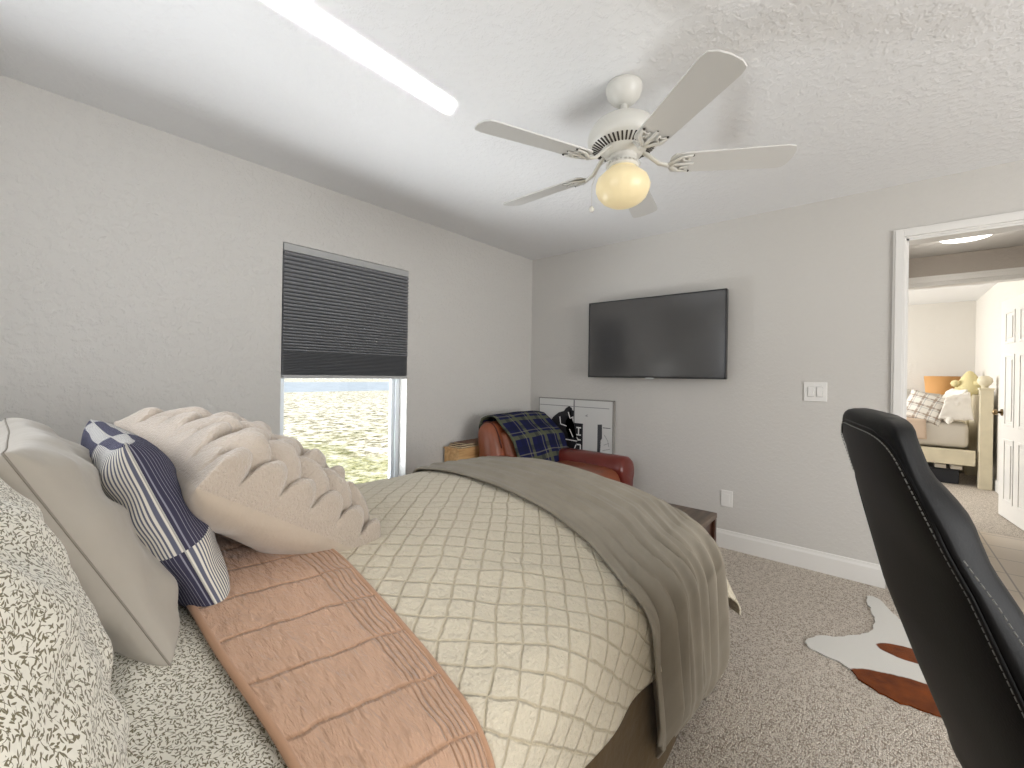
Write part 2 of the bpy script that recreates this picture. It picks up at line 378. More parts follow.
# baseboards
def baseboard(name, p0, p1, nrm):
    prof = [(0, 0), (.014, 0), (.014, .105), (.009, .118), (.007, .132), (0, .134)]
    bm = bmesh.new(); p0 = Vector(p0); p1 = Vector(p1); dv = p1 - p0
    add_prism(bm, prof, p0, nrm, (0, 0, 1), dv.normalized(), dv.length); return struct(name, bm, m_trim)
baseboard('baseboard_end', (D, DY1 + .072, 0), (D, WL, 0), (-1, 0, 0))
baseboard('baseboard_left', (XB, WL, 0), (D, WL, 0), (0, -1, 0))
# door casing (this room)
def casing(name, x, nx, y0, y1, z1, w=.068):
    """three-sided moulded casing on plane x, facing nx"""
    bm = bmesh.new()
    for (a, d) in ((0, .018), (.004, .012)): pass
    steps = [(0, .012, .010), (.012, .050, .018), (.050, w, .013)]     # from the opening outwards
    for (i0, i1, dp) in steps:
        xa, xb = (x, x + nx * dp) if nx > 0 else (x + nx * dp, x)
        add_box(bm, xa, xb, y1 + i0, y1 + i1, 0, z1 + i1, .002); add_box(bm, xa, xb, y0 - i1, y0 - i0, 0, z1 + i1, .002)
        add_box(bm, xa, xb, y0 - i0, y1 + i0, z1 + i0, z1 + i1, .002)
    return struct(name, bm, m_trim)
casing('trim_1', D, -1, DY0, DY1, DZ, .060)
bm = bmesh.new(); add_box(bm, D - .002, D + T + .002, DY1 - .012, DY1, 0, DZ); add_box(bm, D - .002, D + T + .002, DY0, DY0 + .012, 0, DZ); add_box(bm, D - .002, D + T + .002, DY0, DY1, DZ - .012, DZ)
struct('trim_2', bm, m_trim)
casing('trim_3', D + T, 1, DY0, DY1, DZ)
# hall
HX = 5.30; HY0, HY1 = -2.6, 1.2; H2 = 2.37
E2Y0, E2Y1, E2Z = -1.02, .02, 2.125
bm = bmesh.new(); add_box(bm, HX, HX + T, E2Y1, HY1, 0, H2); add_box(bm, HX, HX + T, HY0, E2Y0, 0, H2); add_box(bm, HX, HX + T, E2Y0, E2Y1, E2Z, H2)
struct('wall_hall', bm, m_wall_hall)
bm = bmesh.new(); add_box(bm, D + T, HX, HY1, HY1 + T, 0, H2); struct('wall_hall_left', bm, m_wall_hall)
bm = bmesh.new(); add_box(bm, D + T, HX, HY0 - T, HY0, 0, H2); struct('wall_hall_right', bm, m_wall_hall)
struct('floor_hall', box(D + .06, HX + .04, HY0 - T, HY1 + T, -.1, 0), m_tile)
struct('ceiling_hall', box(D + T, HX, HY0 - T, HY1 + T, H2, H2 + .1), mat('hall_ceiling', hexc('d8d6d2'), .9))
casing('trim_4', HX, -1, E2Y0, E2Y1, E2Z, .07)
bm = bmesh.new(); add_box(bm, HX - .002, HX + T, E2Y1 - .018, E2Y1, 0, E2Z); add_box(bm, HX - .002, HX + T, E2Y0, E2Y0 + .018, 0, E2Z); add_box(bm, HX - .002, HX + T, E2Y0, E2Y1, E2Z - .018, E2Z)
struct('trim_5', bm, m_trim)
# far bedroom
FX = 9.05; FY0, FY1 = -1.06, 2.6
bm = bmesh.new(); add_box(bm, FX, FX + T, FY0 - T, FY1 + T, 0, H); struct('wall_far', bm, m_wall_far)
bm = bmesh.new(); add_box(bm, HX + T, FX, FY0 - T, FY0, 0, H); struct('wall_far_right', bm, m_wall_far)
bm = bmesh.new(); add_box(bm, HX + T, 6.2, FY1, FY1 + T, 0, H); add_box(bm, 8.2, FX, FY1, FY1 + T, 0, H); add_box(bm, 6.2, 8.2, FY1, FY1 + T, 0, .8); add_box(bm, 6.2, 8.2, FY1, FY1 + T, 2.1, H)  # unseen opening added for the far room's fill light
struct('wall_far_left', bm, m_wall_far)
struct('floor_far', box(HX + .04, FX + T, FY0 - T, FY1 + T, -.1, 0), m_carpet)
struct('ceiling_far', box(HX + T, FX + T, FY0 - T, FY1 + T, H, H + .1), m_ceil)
baseboard('baseboard_far', (HX + T, FY0, 0), (FX, FY0, 0), (0, 1, 0))
area_light('far_room_fill_light', (7.2, FY1 + .05, 1.45), (7.2, 0, 1.0), 1.9, 1.25, 105, (1, .98, .95))  # added fill at an unseen opening, to brighten the far bedroom
# outside
g = struct('floor_outside', box(-40, 60, WL + .16, 260, -.3, -.12), m_grass)
g2 = struct('floor_road', box(-60, 90, 30, 60, -.13, -.10), m_road)

# ---- door leaf of the far bedroom (open)
def door_leaf():
    t = bpy.data.objects.new('door_1', None); C.objects.link(t); t['kind'] = 'structure'
    Wd, Hd, Td = .76, 2.03, .035
    bm = bmesh.new(); add_box(bm, 0, Wd, -Td / 2, Td / 2, .01, Hd)
    o = obj('leaf', bm, m_door, t, False)
    rows = [(1.62, 1.92), (.86, 1.52), (.16, .74)]; cols = [(.11, .33), (.43, .65)]
    for z0, z1 in rows:
        for a, b in cols:
            for s in (1, -1):
                bm = bmesh.new()
                for (i, dp) in ((0, .006), ):
                    w = .022
                    ya, yb = sorted((s * Td / 2, s * (Td / 2 + dp)))
                    add_box(bm, a, a + w, ya, yb, z0, z1, .002); add_box(bm, b - w, b, ya, yb, z0, z1, .002); add_box(bm, a + w, b - w, ya, yb, z0, z0 + w, .002); add_box(bm, a + w, b - w, ya, yb, z1 - w, z1, .002)
                ya, yb = sorted((s * Td / 2, s * (Td / 2 + .007)))
                add_box(bm, a + .05, b - .05, ya, yb, z0 + .05, z1 - .05, .003)
                obj('door_panel', bm, m_door, t, False)
    m_brass = mat('antique_brass', hexc('8a7657'), .3, metal=1)
    bm = bmesh.new()
    for s in (1, -1):
        add_tube(bm, [(Wd - .06, s * Td / 2, .98), (Wd - .06, s * (Td / 2 + .008), .98)], .032, 16)
        add_tube(bm, [(Wd - .06, s * (Td / 2 + .008), .98), (Wd - .06, s * (Td / 2 + .03), .98), (Wd - .06, s * (Td / 2 + .035), .98), (Wd - .06, s * (Td / 2 + .055), .98), (Wd - .06, s * (Td / 2 + .065), .98)], [.012, .012, .026, .028, .012], 16)
    obj('door_knob', bm, m_brass, t)
    for z in (.25, 1.0, 1.8): obj('hinge', tube([(0, .02, z - .045), (0, .02, z + .045)], .007, 8), m_brass, t)
    return t
dl = door_leaf(); dl.location = (HX + .09, E2Y0 + .03, 0); dl.rotation_euler = (0, 0, math.radians(6.6))

# ================================================================= CEILING FAN
FC = Vector((1.604, .797, 0))
def fan():
    m_w = mat('fan_white_enamel', hexc('d9d7d0'), .35, spec=.5); m_slot = mat('dark_slot', hexc('3a342e'), .7)
    m_blade = mat('fan_blade_white', hexc('d6d5d2'), .45); m_edge = mat('blade_edge', hexc('6e6a66'), .6)
    t = thing('ceiling_fan', 'white five-blade ceiling fan with a lit frosted globe hanging from the ceiling', 'ceiling fan', (FC.x, FC.y, H))
    Z = lambda z: z - H
    obj('canopy', lathe([(.062, Z(2.44)), (.071, Z(2.435)), (.072, Z(2.42)), (.066, Z(2.395)), (.050, Z(2.375)), (.032, Z(2.362)), (.02, Z(2.358)), (.0, Z(2.358))], 32), m_w, t)
    obj('rod', lathe([(.014, Z(2.37)), (.014, Z(2.325)), (.028, Z(2.32)), (.032, Z(2.30))], 16), m_w, t)
    obj('motor_housing', lathe([(0, Z(2.310)), (.04, Z(2.308)), (.085, Z(2.295)), (.118, Z(2.273)), (.138, Z(2.242)), (.143, Z(2.218)), (.140, Z(2.200)), (.132, Z(2.192)), (.082, Z(2.168)), (.070, Z(2.150)), (0, Z(2.150))], 48), m_w, t)
    bm = bmesh.new()
    for k in range(44):
        a = k * 2 * PI / 44; R = Matrix.Rotation(a, 4, 'Z')
        vs = add_box(bm, -.019, .019, -.0034, .0034, -.0022, .0022)
        bmesh.ops.transform(bm, verts=vs, matrix=R @ Matrix.Translation((.107, 0, Z(2.180))) @ Matrix.Rotation(-math.atan2(.024, .050), 4, 'Y'))
    o = obj('vent_slots', bm, m_slot, t, False)
    obj('switch_housing', lathe([(.054, Z(2.16)), (.056, Z(2.145)), (.056, Z(2.135)), (.042, Z(2.133)), (.040, Z(2.122)), (.060, Z(2.120)), (.064, Z(2.108)), (.058, Z(2.100)), (0, Z(2.100))], 32), m_w, t)
    bm = bmesh.new()
    for k in range(26):
        a = k * 2 * PI / 26; vs = add_box(bm, .0655, .068, -.003, .003, -.004, .004); bmesh.ops.transform(bm, verts=vs, matrix=Matrix.Rotation(a, 4, 'Z') @ Matrix.Translation((0, 0, Z(2.114))))
    obj('fitter_beads', bm, m_w, t, False)
    m_glass = mat('lit_frosted_glass', hexc('e6d6ae'), .35, emis=hexc('f3dda8'), estr=.20)
    g = lathe([(.054, Z(2.102)), (.060, Z(2.090)), (.080, Z(2.077)), (.099, Z(2.058)), (.107, Z(2.034)), (.105, Z(2.013)), (.096, Z(1.990)), (.078, Z(1.970)), (.054, Z(1.956)), (.028, Z(1.950)), (0, Z(1.949))], 48, flute=.012, nfl=16)
    gg = obj('glass_globe', g, m_glass, t); gg['label'] = 'frosted cream glass globe, lit'
    gg.visible_shadow = True
    bm = bmesh.new(); add_tube(bm, [(-.03, .05, Z(2.14)), (-.04, .085, Z(2.12)), (-.045, .115, Z(2.05)), (-.045, .115, Z(1.96))], .0013, 6); add_lathe(bm, [(0, .012), (.008, .01), (.012, 0), (.008, -.01), (0, -.012)], 12, (-.045, .115, Z(1.95)))
    obj('pull_chain', bm, m_w, t)
    for k in range(5):
        a = 4.034 + k * 2 * PI / 5
        R = Matrix.Rotation(a, 4, 'Z'); P = Matrix.Translation((0, 0, Z(2.109))) @ Matrix.Rotation(-.0347, 4, 'Y') @ Matrix.Rotation(.0078, 4, 'X') @ Matrix.Translation((0, 0, -Z(2.109))) @ R @ Matrix.Translation((0, 0, Z(2.109))) @ Matrix.Rotation(math.radians(-12), 4, 'X')
        # outline of a blade: narrow at the root, wide at the tip with clipped round corners
        L0, L1, w0, w1 = .195, .640, .052, .066
        pts = [(L0, -w0), (L0 + .02, -w0 - .004), (L1 - .04, -w1), (L1 - .015, -w1 + .006), (L1 - .002, -w1 + .03), (L1 + .002, 0), (L1 - .002, w1 - .03), (L1 - .015, w1 - .006), (L1 - .04, w1), (L0 + .02, w0 + .004), (L0, w0), (L0 - .012, w0 - .02), (L0 - .014, 0), (L0 - .012, -w0 + .02)]
        bm = bmesh.new(); add_prism(bm, pts, (0, 0, .002), (1, 0, 0), (0, 1, 0), (0, 0, 1), .006); bm.transform(P)
        bmesh.ops.bevel(bm, geom=[e for e in bm.edges], offset=.001, segments=1, affect='EDGES')
        b = obj('blade', bm, m_blade, t, False)
        bm = bmesh.new()
        arm = []
        # curved bracket arm then scalloped fork under the blade root
        for (x, z, r) in ((.055, .075, .011), (.10, .045, .012), (.14, .006, .011), (.18, -.006, .012)): arm.append(((x, 0, z), r))
        add_tube(bm, [p for p, _ in arm], [r for _, r in arm], 8, flat=.6)
        for s in (-1, 1):
            add_tube(bm, [(.175, 0, -.006), (.20, s * .022, -.004), (.222, s * .040, -.003), (.262, s * .048, -.002)], [.010, .009, .008, .005], 8, flat=.5)
            add_tube(bm, [(.222, s * .040, -.003), (.232, s * .020, -.003), (.256, s * .018, -.002)], [.006, .006, .005], 6, flat=.5)
            add_tube(bm, [(.256, s * .018, -.002), (.245, s * .030, -.003), (.262, s * .048, -.002)], [.004, .005, .004], 6, flat=.5)
        add_tube(bm, [(.18, 0, -.006), (.225, 0, -.004), (.275, 0, -.002)], [.009, .008, .006], 8, flat=.5)
        bm.transform(P)
        br = obj('blade_bracket', bm, m_w, t)
        bm = bmesh.new()
        bm.free()
        for p in ((.262, .046), (.262, -.046), (.272, 0)):
            bm = bmesh.new(); add_lathe(bm, [(0, -.005), (.004, -.004), (.005, 0)], 8, (p[0], p[1], 0)); bm.transform(P); obj('screw', bm, m_slot, br)
    return t
fan()
# the bulb inside the globe: a real lamp just below the glass top
pl = bpy.data.lights.new('fan_bulb', 'POINT'); pl.energy = 2.4; pl.color = (1, .80, .52); pl.shadow_soft_size = .10
plo = bpy.data.objects.new('fan_bulb', pl); C.objects.link(plo); plo.location = (FC.x, FC.y, 2.02)

# ================================================================= WINDOW BLIND
def blind():
    m_sh = mat('charcoal_shade', hexc('808184'), .8, bump=.1, bscale=300); m_rail = mat('grey_rail', hexc('a9a9a8'), .5)
    t = thing('cellular_shade', 'charcoal pleated window shade lowered over the top half of the window', 'window shade', (1.5, WL + .01, 2.03))
    x0, x1 = -.443, .443
    obj('headrail', box(x0 - .003, x1 + .003, -.02, .03, -.045, .0, .004), m_rail, t, False)
    prof = []; z = -.045; N = 28; dz = .0262; zz = z
    for k in range(N):
        prof += [(.004, zz), (-.012, zz - dz * .10), (-.022, zz - dz * .28), (-.026, zz - dz * .5), (-.022, zz - dz * .72), (-.012, zz - dz * .90)]; zz -= dz; dz *= .985
    while zz > -.790:
        prof += [(-.004, zz), (-.022, zz - .005)]; zz -= .0095
    prof.append((-.004, zz))
    bm = bmesh.new(); a = [bm.verts.new((x0, y, z)) for y, z in prof]; b = [bm.verts.new((x1, y, z)) for y, z in prof]
    c = [bm.verts.new((x0, .022 - (y + .01) * .6, z)) for y, z in prof]; d = [bm.verts.new((x1, .022 - (y + .01) * .6, z)) for y, z in prof]
    for i in range(len(prof) - 1):
        bm.faces.new((a[i], b[i], b[i + 1], a[i + 1])); bm.faces.new((c[i], c[i + 1], d[i + 1], d[i])); bm.faces.new((a[i], a[i + 1], c[i + 1], c[i])); bm.faces.new((b[i], d[i], d[i + 1], b[i + 1]))
    obj('pleated_fabric', bm, m_sh, t, False)
    obj('bottom_rail', box(x0, x1, -.026, .026, zz - .022, zz, .004), m_rail, t, False)
blind()

# ================================================================= TV, SWITCH, OUTLET
def tv():
    t = thing('television', 'black flat-screen television mounted on the end wall', 'television', (3.345, 1.40, 1.58))
    hw, hh = .565, .328
    m_bz = mat('black_bezel', hexc('141416'), .3)
    n = NB('television_screen', .18, spec=.9); n.color(hexc('3c3b3b')); n.b.inputs['Coat Weight'].default_value = 1.0; n.b.inputs['Coat Roughness'].default_value = .12; n.b.inputs['Coat IOR'].default_value = 1.45  # grey base colour stands in for the room's reflection on the screen
    obj('screen_body', box(.004, .045, -hw, hw, -hh, hh, .004), m_bz, t, False)
    bm = bmesh.new()
    for (a, b, c, d) in ((-hw, -hw + .009, -hh, hh), (hw - .009, hw, -hh, hh), (-hw, hw, hh - .009, hh), (-hw, hw, -hh, -hh + .014)): add_box(bm, -.004, .006, a, b, c, d, .001)
    obj('bezel', bm, m_bz, t, False)
    obj('screen', box(.000, .005, -hw + .008, hw - .008, -hh + .013, hh - .008), n.m, t, False)
    bm = box(-.005, .0, -.035, .035, -hh - .006, -hh + .004, .001); obj('badge', bm, mat('silver_badge', hexc('c9c9c9'), .4, metal=.5), t, False)
    bm = bmesh.new(); add_box(bm, .045, .07, -.2, .2, -.15, .15); add_box(bm, .07, .11, -.05, .05, -.1, .1); add_box(bm, .11, .123, -.2, .2, -.12, .12)
    obj('wall_mount', bm, m_dark, t, False)
    t.rotation_euler = (0, 0, math.radians(0))
tv()
def switch():
    t = thing('light_switch', 'white double rocker light switch plate on the wall by the doorway', 'light switch', (D, .317, 1.18))
    obj('cover_plate', box(-.006, 0, -.064, .064, -.064, .064, .003), m_trim, t, False)
    for s in (-1, 1):
        bm = box(-.008, -.005, s * .024 - .0175, s * .024 + .0175, -.034, .034, .001)
        obj('switch_surround', bm, mat('switch_gap', hexc('a8a6a2'), .6), t, False)
        bm = box(-.011, -.005, s * .024 - .0155, s * .024 + .0155, -.032, .032, .002)
        obj('rocker', bm, m_trim, t, False)
switch()
def outlet():
    t = thing('wall_outlet', 'small white blank socket plate low on the end wall', 'socket', (D, .845, .368))
    obj('cover_plate', box(-.006, 0, -.040, .040, -.060, .060, .003), m_trim, t, False)
    obj('insert', box(-.008, -.005, -.018, .018, -.034, .034, .001), m_trim, t, False)
outlet()

# ================================================================= BED
BX1, BY0, BY1, BR = 1.945, .62, 1.93, .12
def ztop(x, y):
    t = (y - 1.45) / .7
    return .742 - (.095 if t < 0 else .10) * t * t - .012 * sst(1.5, 2.0, x) + .006 * nz(x, y, 0, 2.2)
def drape(a, b, off=0, flare=0.0, fold=None, dmax=9, corner=0):
    dx = max(0, a - BX1); dy = (b - BY0) if b < BY0 else (b - BY1 if b > BY1 else 0)
    d = math.hypot(dx, dy); ax = min(a, BX1); by = max(BY0, min(BY1, b)); z = ztop(ax, by) + off
    if d < 1e-6: return Vector((ax, by, z))
    d2 = min(d, dmax); ux, uy = dx / d, dy / d
    ph = .24 * abs(uy); r = BR + off; arc = r * (PI / 2 - ph)
    if d2 <= arc:
        out = r * (math.sin(ph + d2 / r) - math.sin(ph)); drop = r * (math.cos(ph) - math.cos(ph + d2 / r)); hang = 0
    else:
        hang = d2 - arc; out = r * (1 - math.sin(ph)) + hang * flare; drop = r * math.cos(ph) + hang
    if corner and hang: out += hang * corner * min(1, 2.2 * abs(ux * uy))
    if fold: out += fold(a, b, hang)
    return Vector((ax + ux * out, by + uy * out, z - drop))

def bed():
    t = thing('bed', 'queen bed on a metal frame with a brown bed skirt, made up with quilts', 'bed', (1.0, 1.28, 0))
    L = Vector((1.0, 1.28, 0))
    def part(name, bm, mt, smooth=True):
        bm.transform(Matrix.Translation(-L)); return obj(name, bm, mt, t, smooth)
    part('mattress', box(-.18, 1.97, .56, 1.99, .34, .585, .06), m_matt)
    part('box_spring', box(-.18, 1.98, .56, 1.99, .16, .335, .02), m_matt)
    bm = bmesh.new()
    for (a, b) in (((-.08, .58), (2.0, .58)), ((-.08, 1.97), (2.0, 1.97)), ((0, .58), (0, 1.97)), ((1.98, .58), (1.98, 1.97))): add_box(bm, min(a[0], b[0]) - .015, max(a[0], b[0]) + .015, min(a[1], b[1]) - .015, max(a[1], b[1]) + .015, .12, .155)
    part('bed_frame', bm, m_dark, False)
    # skirt: pleated cloth around three sides
    pts = []
    path = [(-.18, .535), (2.01, .535), (2.01, 2.0), (-.18, 2.0)]
    seg = []
    for (p, q) in zip(path, path[1:]):
        n_ = int(math.hypot(q[0] - p[0], q[1] - p[1]) / .02)
        for i in range(n_): seg.append((p[0] + (q[0] - p[0]) * i / n_, p[1] + (q[1] - p[1]) * i / n_))
    seg.append(path[-1]); N = len(seg)
    bm = bmesh.new(); rows = []
    cx, cy = 1.0, 1.28
    for k in range(9):
        z = .40 - .392 * k / 8; row = []
        for i, (x, y) in enumerate(seg):
            s = i * .02; f = (k / 8) * (.010 * math.sin(s * 9) + .008 * nz(s, k * .05, 3, 4)) + (k / 8) * .012
            nx, ny = (0, -1) if abs(y - .535) < 1e-6 and x < 2.005 else ((1, 0) if abs(x - 2.01) < 1e-6 and y < 1.99 else (0, 1))
            if math.hypot(x - 2.01, y - .535) < .08: nx, ny = .7, -.7; f += .02 * k / 8
            row.append(bm.verts.new((x + nx * f, y + ny * f, z)))
        rows.append(row)
    for a, b in zip(rows, rows[1:]):
        for i in range(N - 1): bm.faces.new((a[i], a[i + 1], b[i + 1], b[i]))
    part('bed_skirt', bm, m_skirt)['label'] = 'brown pleated bed skirt'
    bm = bmesh.new(); add_box(bm, -.25, -.19, .45, 2.10, .0, 1.12, .01); add_box(bm, -.26, -.18, .43, 2.12, 1.10, 1.16, .01); part('headboard', bm, m_dwood)
    for (x, y) in ((1.985, .515), (1.985, 2.0), (.12, .60), (.12, 1.95)):
        bm = bmesh.new()
        add_tube(bm, [(x, y - .012, .030), (x, y + .012, .030)], .030, 20); w = part('caster_wheel', bm, m_dark)
        bm = bmesh.new(); add_tube(bm, [(x, y - .016, .030), (x, y + .016, .030)], .018, 20); bm.transform(Matrix.Translation(-L)); obj('wheel_hub', bm, m_trim, w)
        bm = bmesh.new(); add_tube(bm, [(x, y + .03, .04), (x, y + .03, .125)], .012, 10); part('leg', bm, m_dark)
bed()

def cloth(name, label, cat, fn, nu, nv, u0, u1, v0, v1, mt, thick, base):
    o = sheet(name, fn, nu, nv, u0, u1, v0, v1, mt, None, thick); tag(o, label, cat); rebase(o, base); return o
# leaf-print sheet under the quilts, at the head
def f_side(amp, lam, seed):
    return lambda a, b, h: amp * min(1, h / .25) * (math.sin(a * 2 * PI / lam + seed + 2 * nz(a, seed, 0, 1.5)) + .5 * nz(a, h, seed, 5)) if h > 0 else 0
fo = f_side(.010, .31, 1.2)
def fn(a, b):
    w = .010 * nz(a * 1.0, b, 5, 6) + .014 * nz(a, b * .6, 9, 3.1)
    w += .012 * math.exp(-((a - .10 - .25 * (b - .8)) / .035) ** 2)      # a soft rumple across the sheet
    return drape(a, b, .012 + w, .03, fo)
cloth('leaf_print_duvet', 'off-white bed sheet printed with small brown leaves, at the head of the bed', 'bedding', fn, 80, 190, -.16, .42, BY0 - .42, BY1 + .35, m_leaf, .006, (.2, 1.28, .74))
# cream quilt
fo2 = f_side(.012, .42, .3)
def fn(a, b):
    w = .005 * nz(a, b, 2, 5) + .006 * nz(a, b, 7, 2.2)
    cre = .010 * math.exp(-(((a - 1.0) * .5 + (b - .78) * .85) / .03) ** 2) * math.exp(-((a - 1.0) / .25) ** 2) * math.exp(-((b - .8) / .2) ** 2)
    return drape(a, b, .022 + w + cre, .04, fo2, .46, .40)
cloth('cream_quilt', 'cream diamond-stitched quilt covering the bed', 'quilt', fn, 170, 210, .58, BX1 + .38, BY0 - .33, BY1 + .34, m_cream, .009, (1.3, 1.28, .76))
# terracotta folded quilt
fo3 = f_side(.010, .27, 2.2)
def band_a(a, b):
    t = 1 - sst(.5, 1.2, b)
    return .42 + (a - .42) * (1 - .17 * t) + .012 * t + .010 * nz(b, 1, 0, 3)
def fn(a, b):
    e = abs(a - .42) / .175; bul = .006 * (1 - e ** 6)
    w = .004 * nz(a, b, 12, 7)
    return drape(band_a(a, b), b, .036 + bul + w, .05, fo3)
oq = cloth('terracotta_quilt', 'folded terracotta quilt laid as a band across the bed', 'quilt', fn, 60, 220, .25, .59, BY0 - .42, BY1 + .35, m_orange, .016, (.44, 1.28, .79))
bm = bmesh.new()
for a_ in (.2535, .5865):
    pts = []
    for i in range(180):
        b = BY0 - .42 + (BY1 - BY0 + .77) * i / 179; p = drape(band_a(a_, b), b, .036 - .004, .05, fo3); pts.append(p - Vector((.44, 1.28, .79)))
    add_tube(bm, pts, .008, 8)
obj('bound_edge', bm, m_orange, oq)
# sage throw with long folds
EDGE = [(BY0 - .62, 1.27), (BY0 - .3, 1.235), (BY0 - .05, 1.20), (.75, 1.30), (.95, 1.35), (1.35, 1.385), (1.8, 1.44), (2.3, 1.56)]
EDGE2 = [(BY0 - .62, 1.94), (BY0 - .25, 1.90), (BY0, 1.95), (.8, 2.12), (1.3, 2.16), (2.3, 2.18)]
def tfold(s, b):
    return (math.sin(s * 2 * PI * 7.2 + 2.4 * nz(b, 3, 0, 1.1) + 3 * nz(s, b, 0, 1.3)) * .5 + math.sin(s * 2 * PI * 13.3 + 3.5 * nz(b, 8, 0, 1.4) + 1.0) * .32 + .4 * nz(s * 3, b, 4, 1.6))
def fn(s, b):
    a = interp(EDGE, b) + (interp(EDGE2, b) - interp(EDGE, b)) * s
    hangw = sst(BY0 + .1, BY0 - .25, b) if b < BY0 + .1 else 0
    amp = .010 + .038 * hangw
    edge = min(s, 1 - s) / .06; edge = min(1, edge)
    f = amp * tfold(s, b) * (.25 + .75 * edge)
    bb = b
    blo = BY0 - .66 - .03 * math.sin(s * 9) + .05 * s        # uneven hem
    p = drape(a, bb, .040 + .010 * hangw + (f if b > BY0 - .12 else f * 1.2) + .006, .035 if b < BY0 else .02)
    return p
def fn2(s, t):
    hem = BY0 - (.605 + .012 * math.sin(s * 17 + 1) + .100 * s - .04 * max(0, 1 - s / .10) ** 2)
    b = hem + (BY1 + .26 - hem) * t
    p = fn(s, b)
    if t < .03: p.y += .012 * (1 - t / .03); p.z += .004 * (1 - t / .03)
    return p
tw = sheet('throw_blanket', fn2, 150, 240, 0, 1, 0, 1, m_throw, None, .010); tag(tw, 'sage grey throw blanket draped across the foot of the bed', 'blanket')
uvl = tw.data.uv_layers[0]
for l in tw.data.loops: l_uv = uvl.data[l.index].uv; uvl.data[l.index].uv = (l_uv[0] * .75, l_uv[1] * 2.4)
rebase(tw, (1.7, 1.28, .78))

# ================================================================= PILLOWS
def pillow(name, label, c, U, V, w, h, t, mt, nu=60, puff=.5, wr=.010, seed=0, pinch=.07, disp=None, mat2=None, flop=None, cat='pillow', parent=None, uvs=1.0, asym=1.0, seam=None):
    """closed cushion; U, V are the directions of width and height, front is U x V"""
    U = Vector(U).normalized(); V = Vector(V); V = (V - U * V.dot(U)).normalized(); N = U.cross(V)
    vs = []; uv = []; fs = []; mi = []
    idx = {}
    for side in (1, -1):
        for i in range(nu + 1):
            for j in range(nu + 1):
                u = -1 + 2 * i / nu; v = -1 + 2 * j / nu
                edge = i in (0, nu) or j in (0, nu)
                if side == -1 and edge: idx[(side, i, j)] = idx[(1, i, j)]; continue
                # ease samples toward the rim so it reads round
                uu = math.sin(u * PI / 2) * .8 + u * .2; vv = math.sin(v * PI / 2) * .8 + v * .2
                x = uu * w / 2 * (1 - pinch * (1 - vv * vv)); y = vv * h / 2 * (1 - pinch * (1 - uu * uu))
                prof = (max(0, 1 - abs(uu) ** 2.6) * max(0, 1 - abs(vv) ** 2.6)) ** puff
                z = side * t / 2 * prof * (asym if side == 1 else 2 - asym)
                k = (1 - max(abs(uu), abs(vv)) ** 6)
                z += wr * k * (nz(x, y, seed + side * 3, 7) + .8 * nz(x, y, seed + 9 + side, 15))
                # radial tension wrinkles at the corners
                z += side * wr * .5 * math.sin(10 * math.atan2(abs(vv), abs(uu) + 1e-6)) * prof * (abs(uu * vv)) * 2
                x += wr * .5 * nz(y, seed, 0, 6); y += wr * .5 * nz(x, seed + 4, 0, 6)
                if disp and side == 1: z += disp(uu, vv, x, y) * min(1, (1 - max(abs(uu), abs(vv))) / .06) if not edge else 0
                if flop: x, y, z = flop(uu, vv, x, y, z)
                idx[(side, i, j)] = len(vs); vs.append(U * x + V * y + N * z); uv.append((((u + 1) * (w / 2 + t * .3) + (.26 if side == 1 else 0)) * uvs, v * (h / 2 + t * .3) * uvs))
    for side in (1, -1):
        for i in range(nu):
            for j in range(nu):
                q = [idx[(side, i, j)], idx[(side, i + 1, j)], idx[(side, i + 1, j + 1)], idx[(side, i, j + 1)]]
                if side == -1: q.reverse()
                fs.append(q); mi.append(0 if side == 1 or not mat2 else 1)
    me = bpy.data.meshes.new(name); me.from_pydata([tuple(v) for v in vs], [], fs); ul = me.uv_layers.new(name='UVMap')
    for p in me.polygons:
        for li in p.loop_indices:
            vi = me.loops[li].vertex_index; q = uv[vi]
            ul.data[li].uv = (q[0] - .26 * uvs, q[1]) if p.index >= nu * nu and vi < (nu + 1) ** 2 else q
    for p, k in zip(me.polygons, mi): p.use_smooth = True; p.material_index = k
    me.materials.append(mt)
    if mat2: me.materials.append(mat2)
    o = bpy.data.objects.new(name, me); C.objects.link(o); o.location = c
    tag(o, label, cat)
    if seam:
        ring = [idx[(1, i, 0)] for i in range(nu + 1)] + [idx[(1, nu, j)] for j in range(1, nu + 1)] + [idx[(1, i, nu)] for i in range(nu - 1, -1, -1)] + [idx[(1, 0, j)] for j in range(nu - 1, -1, -1)]
        bm = bmesh.new(); add_tube(bm, [vs[k] for k in ring], .0016, 6); obj('piping', bm, seam, o)
    return o
pillow('leaf_print_pillow', 'white pillow printed with small brown leaves, nearest the camera against the headboard', (-.02, .74, .915), (0, 1, 0), (-.09, 0, .40), .62, .46, .19, m_leaf, wr=.019, seed=2, puff=.45)
pillow('grey_pillow', 'plain grey pillow behind the leaf-print one, leaning on the headboard', (.095, 1.31, .925), (0, 1, 0), (-.19, 0, .39), .66, .46, .165, m_pgray, wr=.017, seed=11, puff=.38, pinch=.05, seam=mat('grey_piping', hexc('8a8379'), .85))
pillow('striped_pillow', 'navy and white striped patchwork pillow squeezed between the grey and fur pillows', (.225, 1.33, .918), (0, 1, 0), (-.17, 0, .41), .52, .44, .15, m_stripe, wr=.012, seed=21, puff=.42, seam=mat('striped_piping', hexc('b9b6b0'), .85))
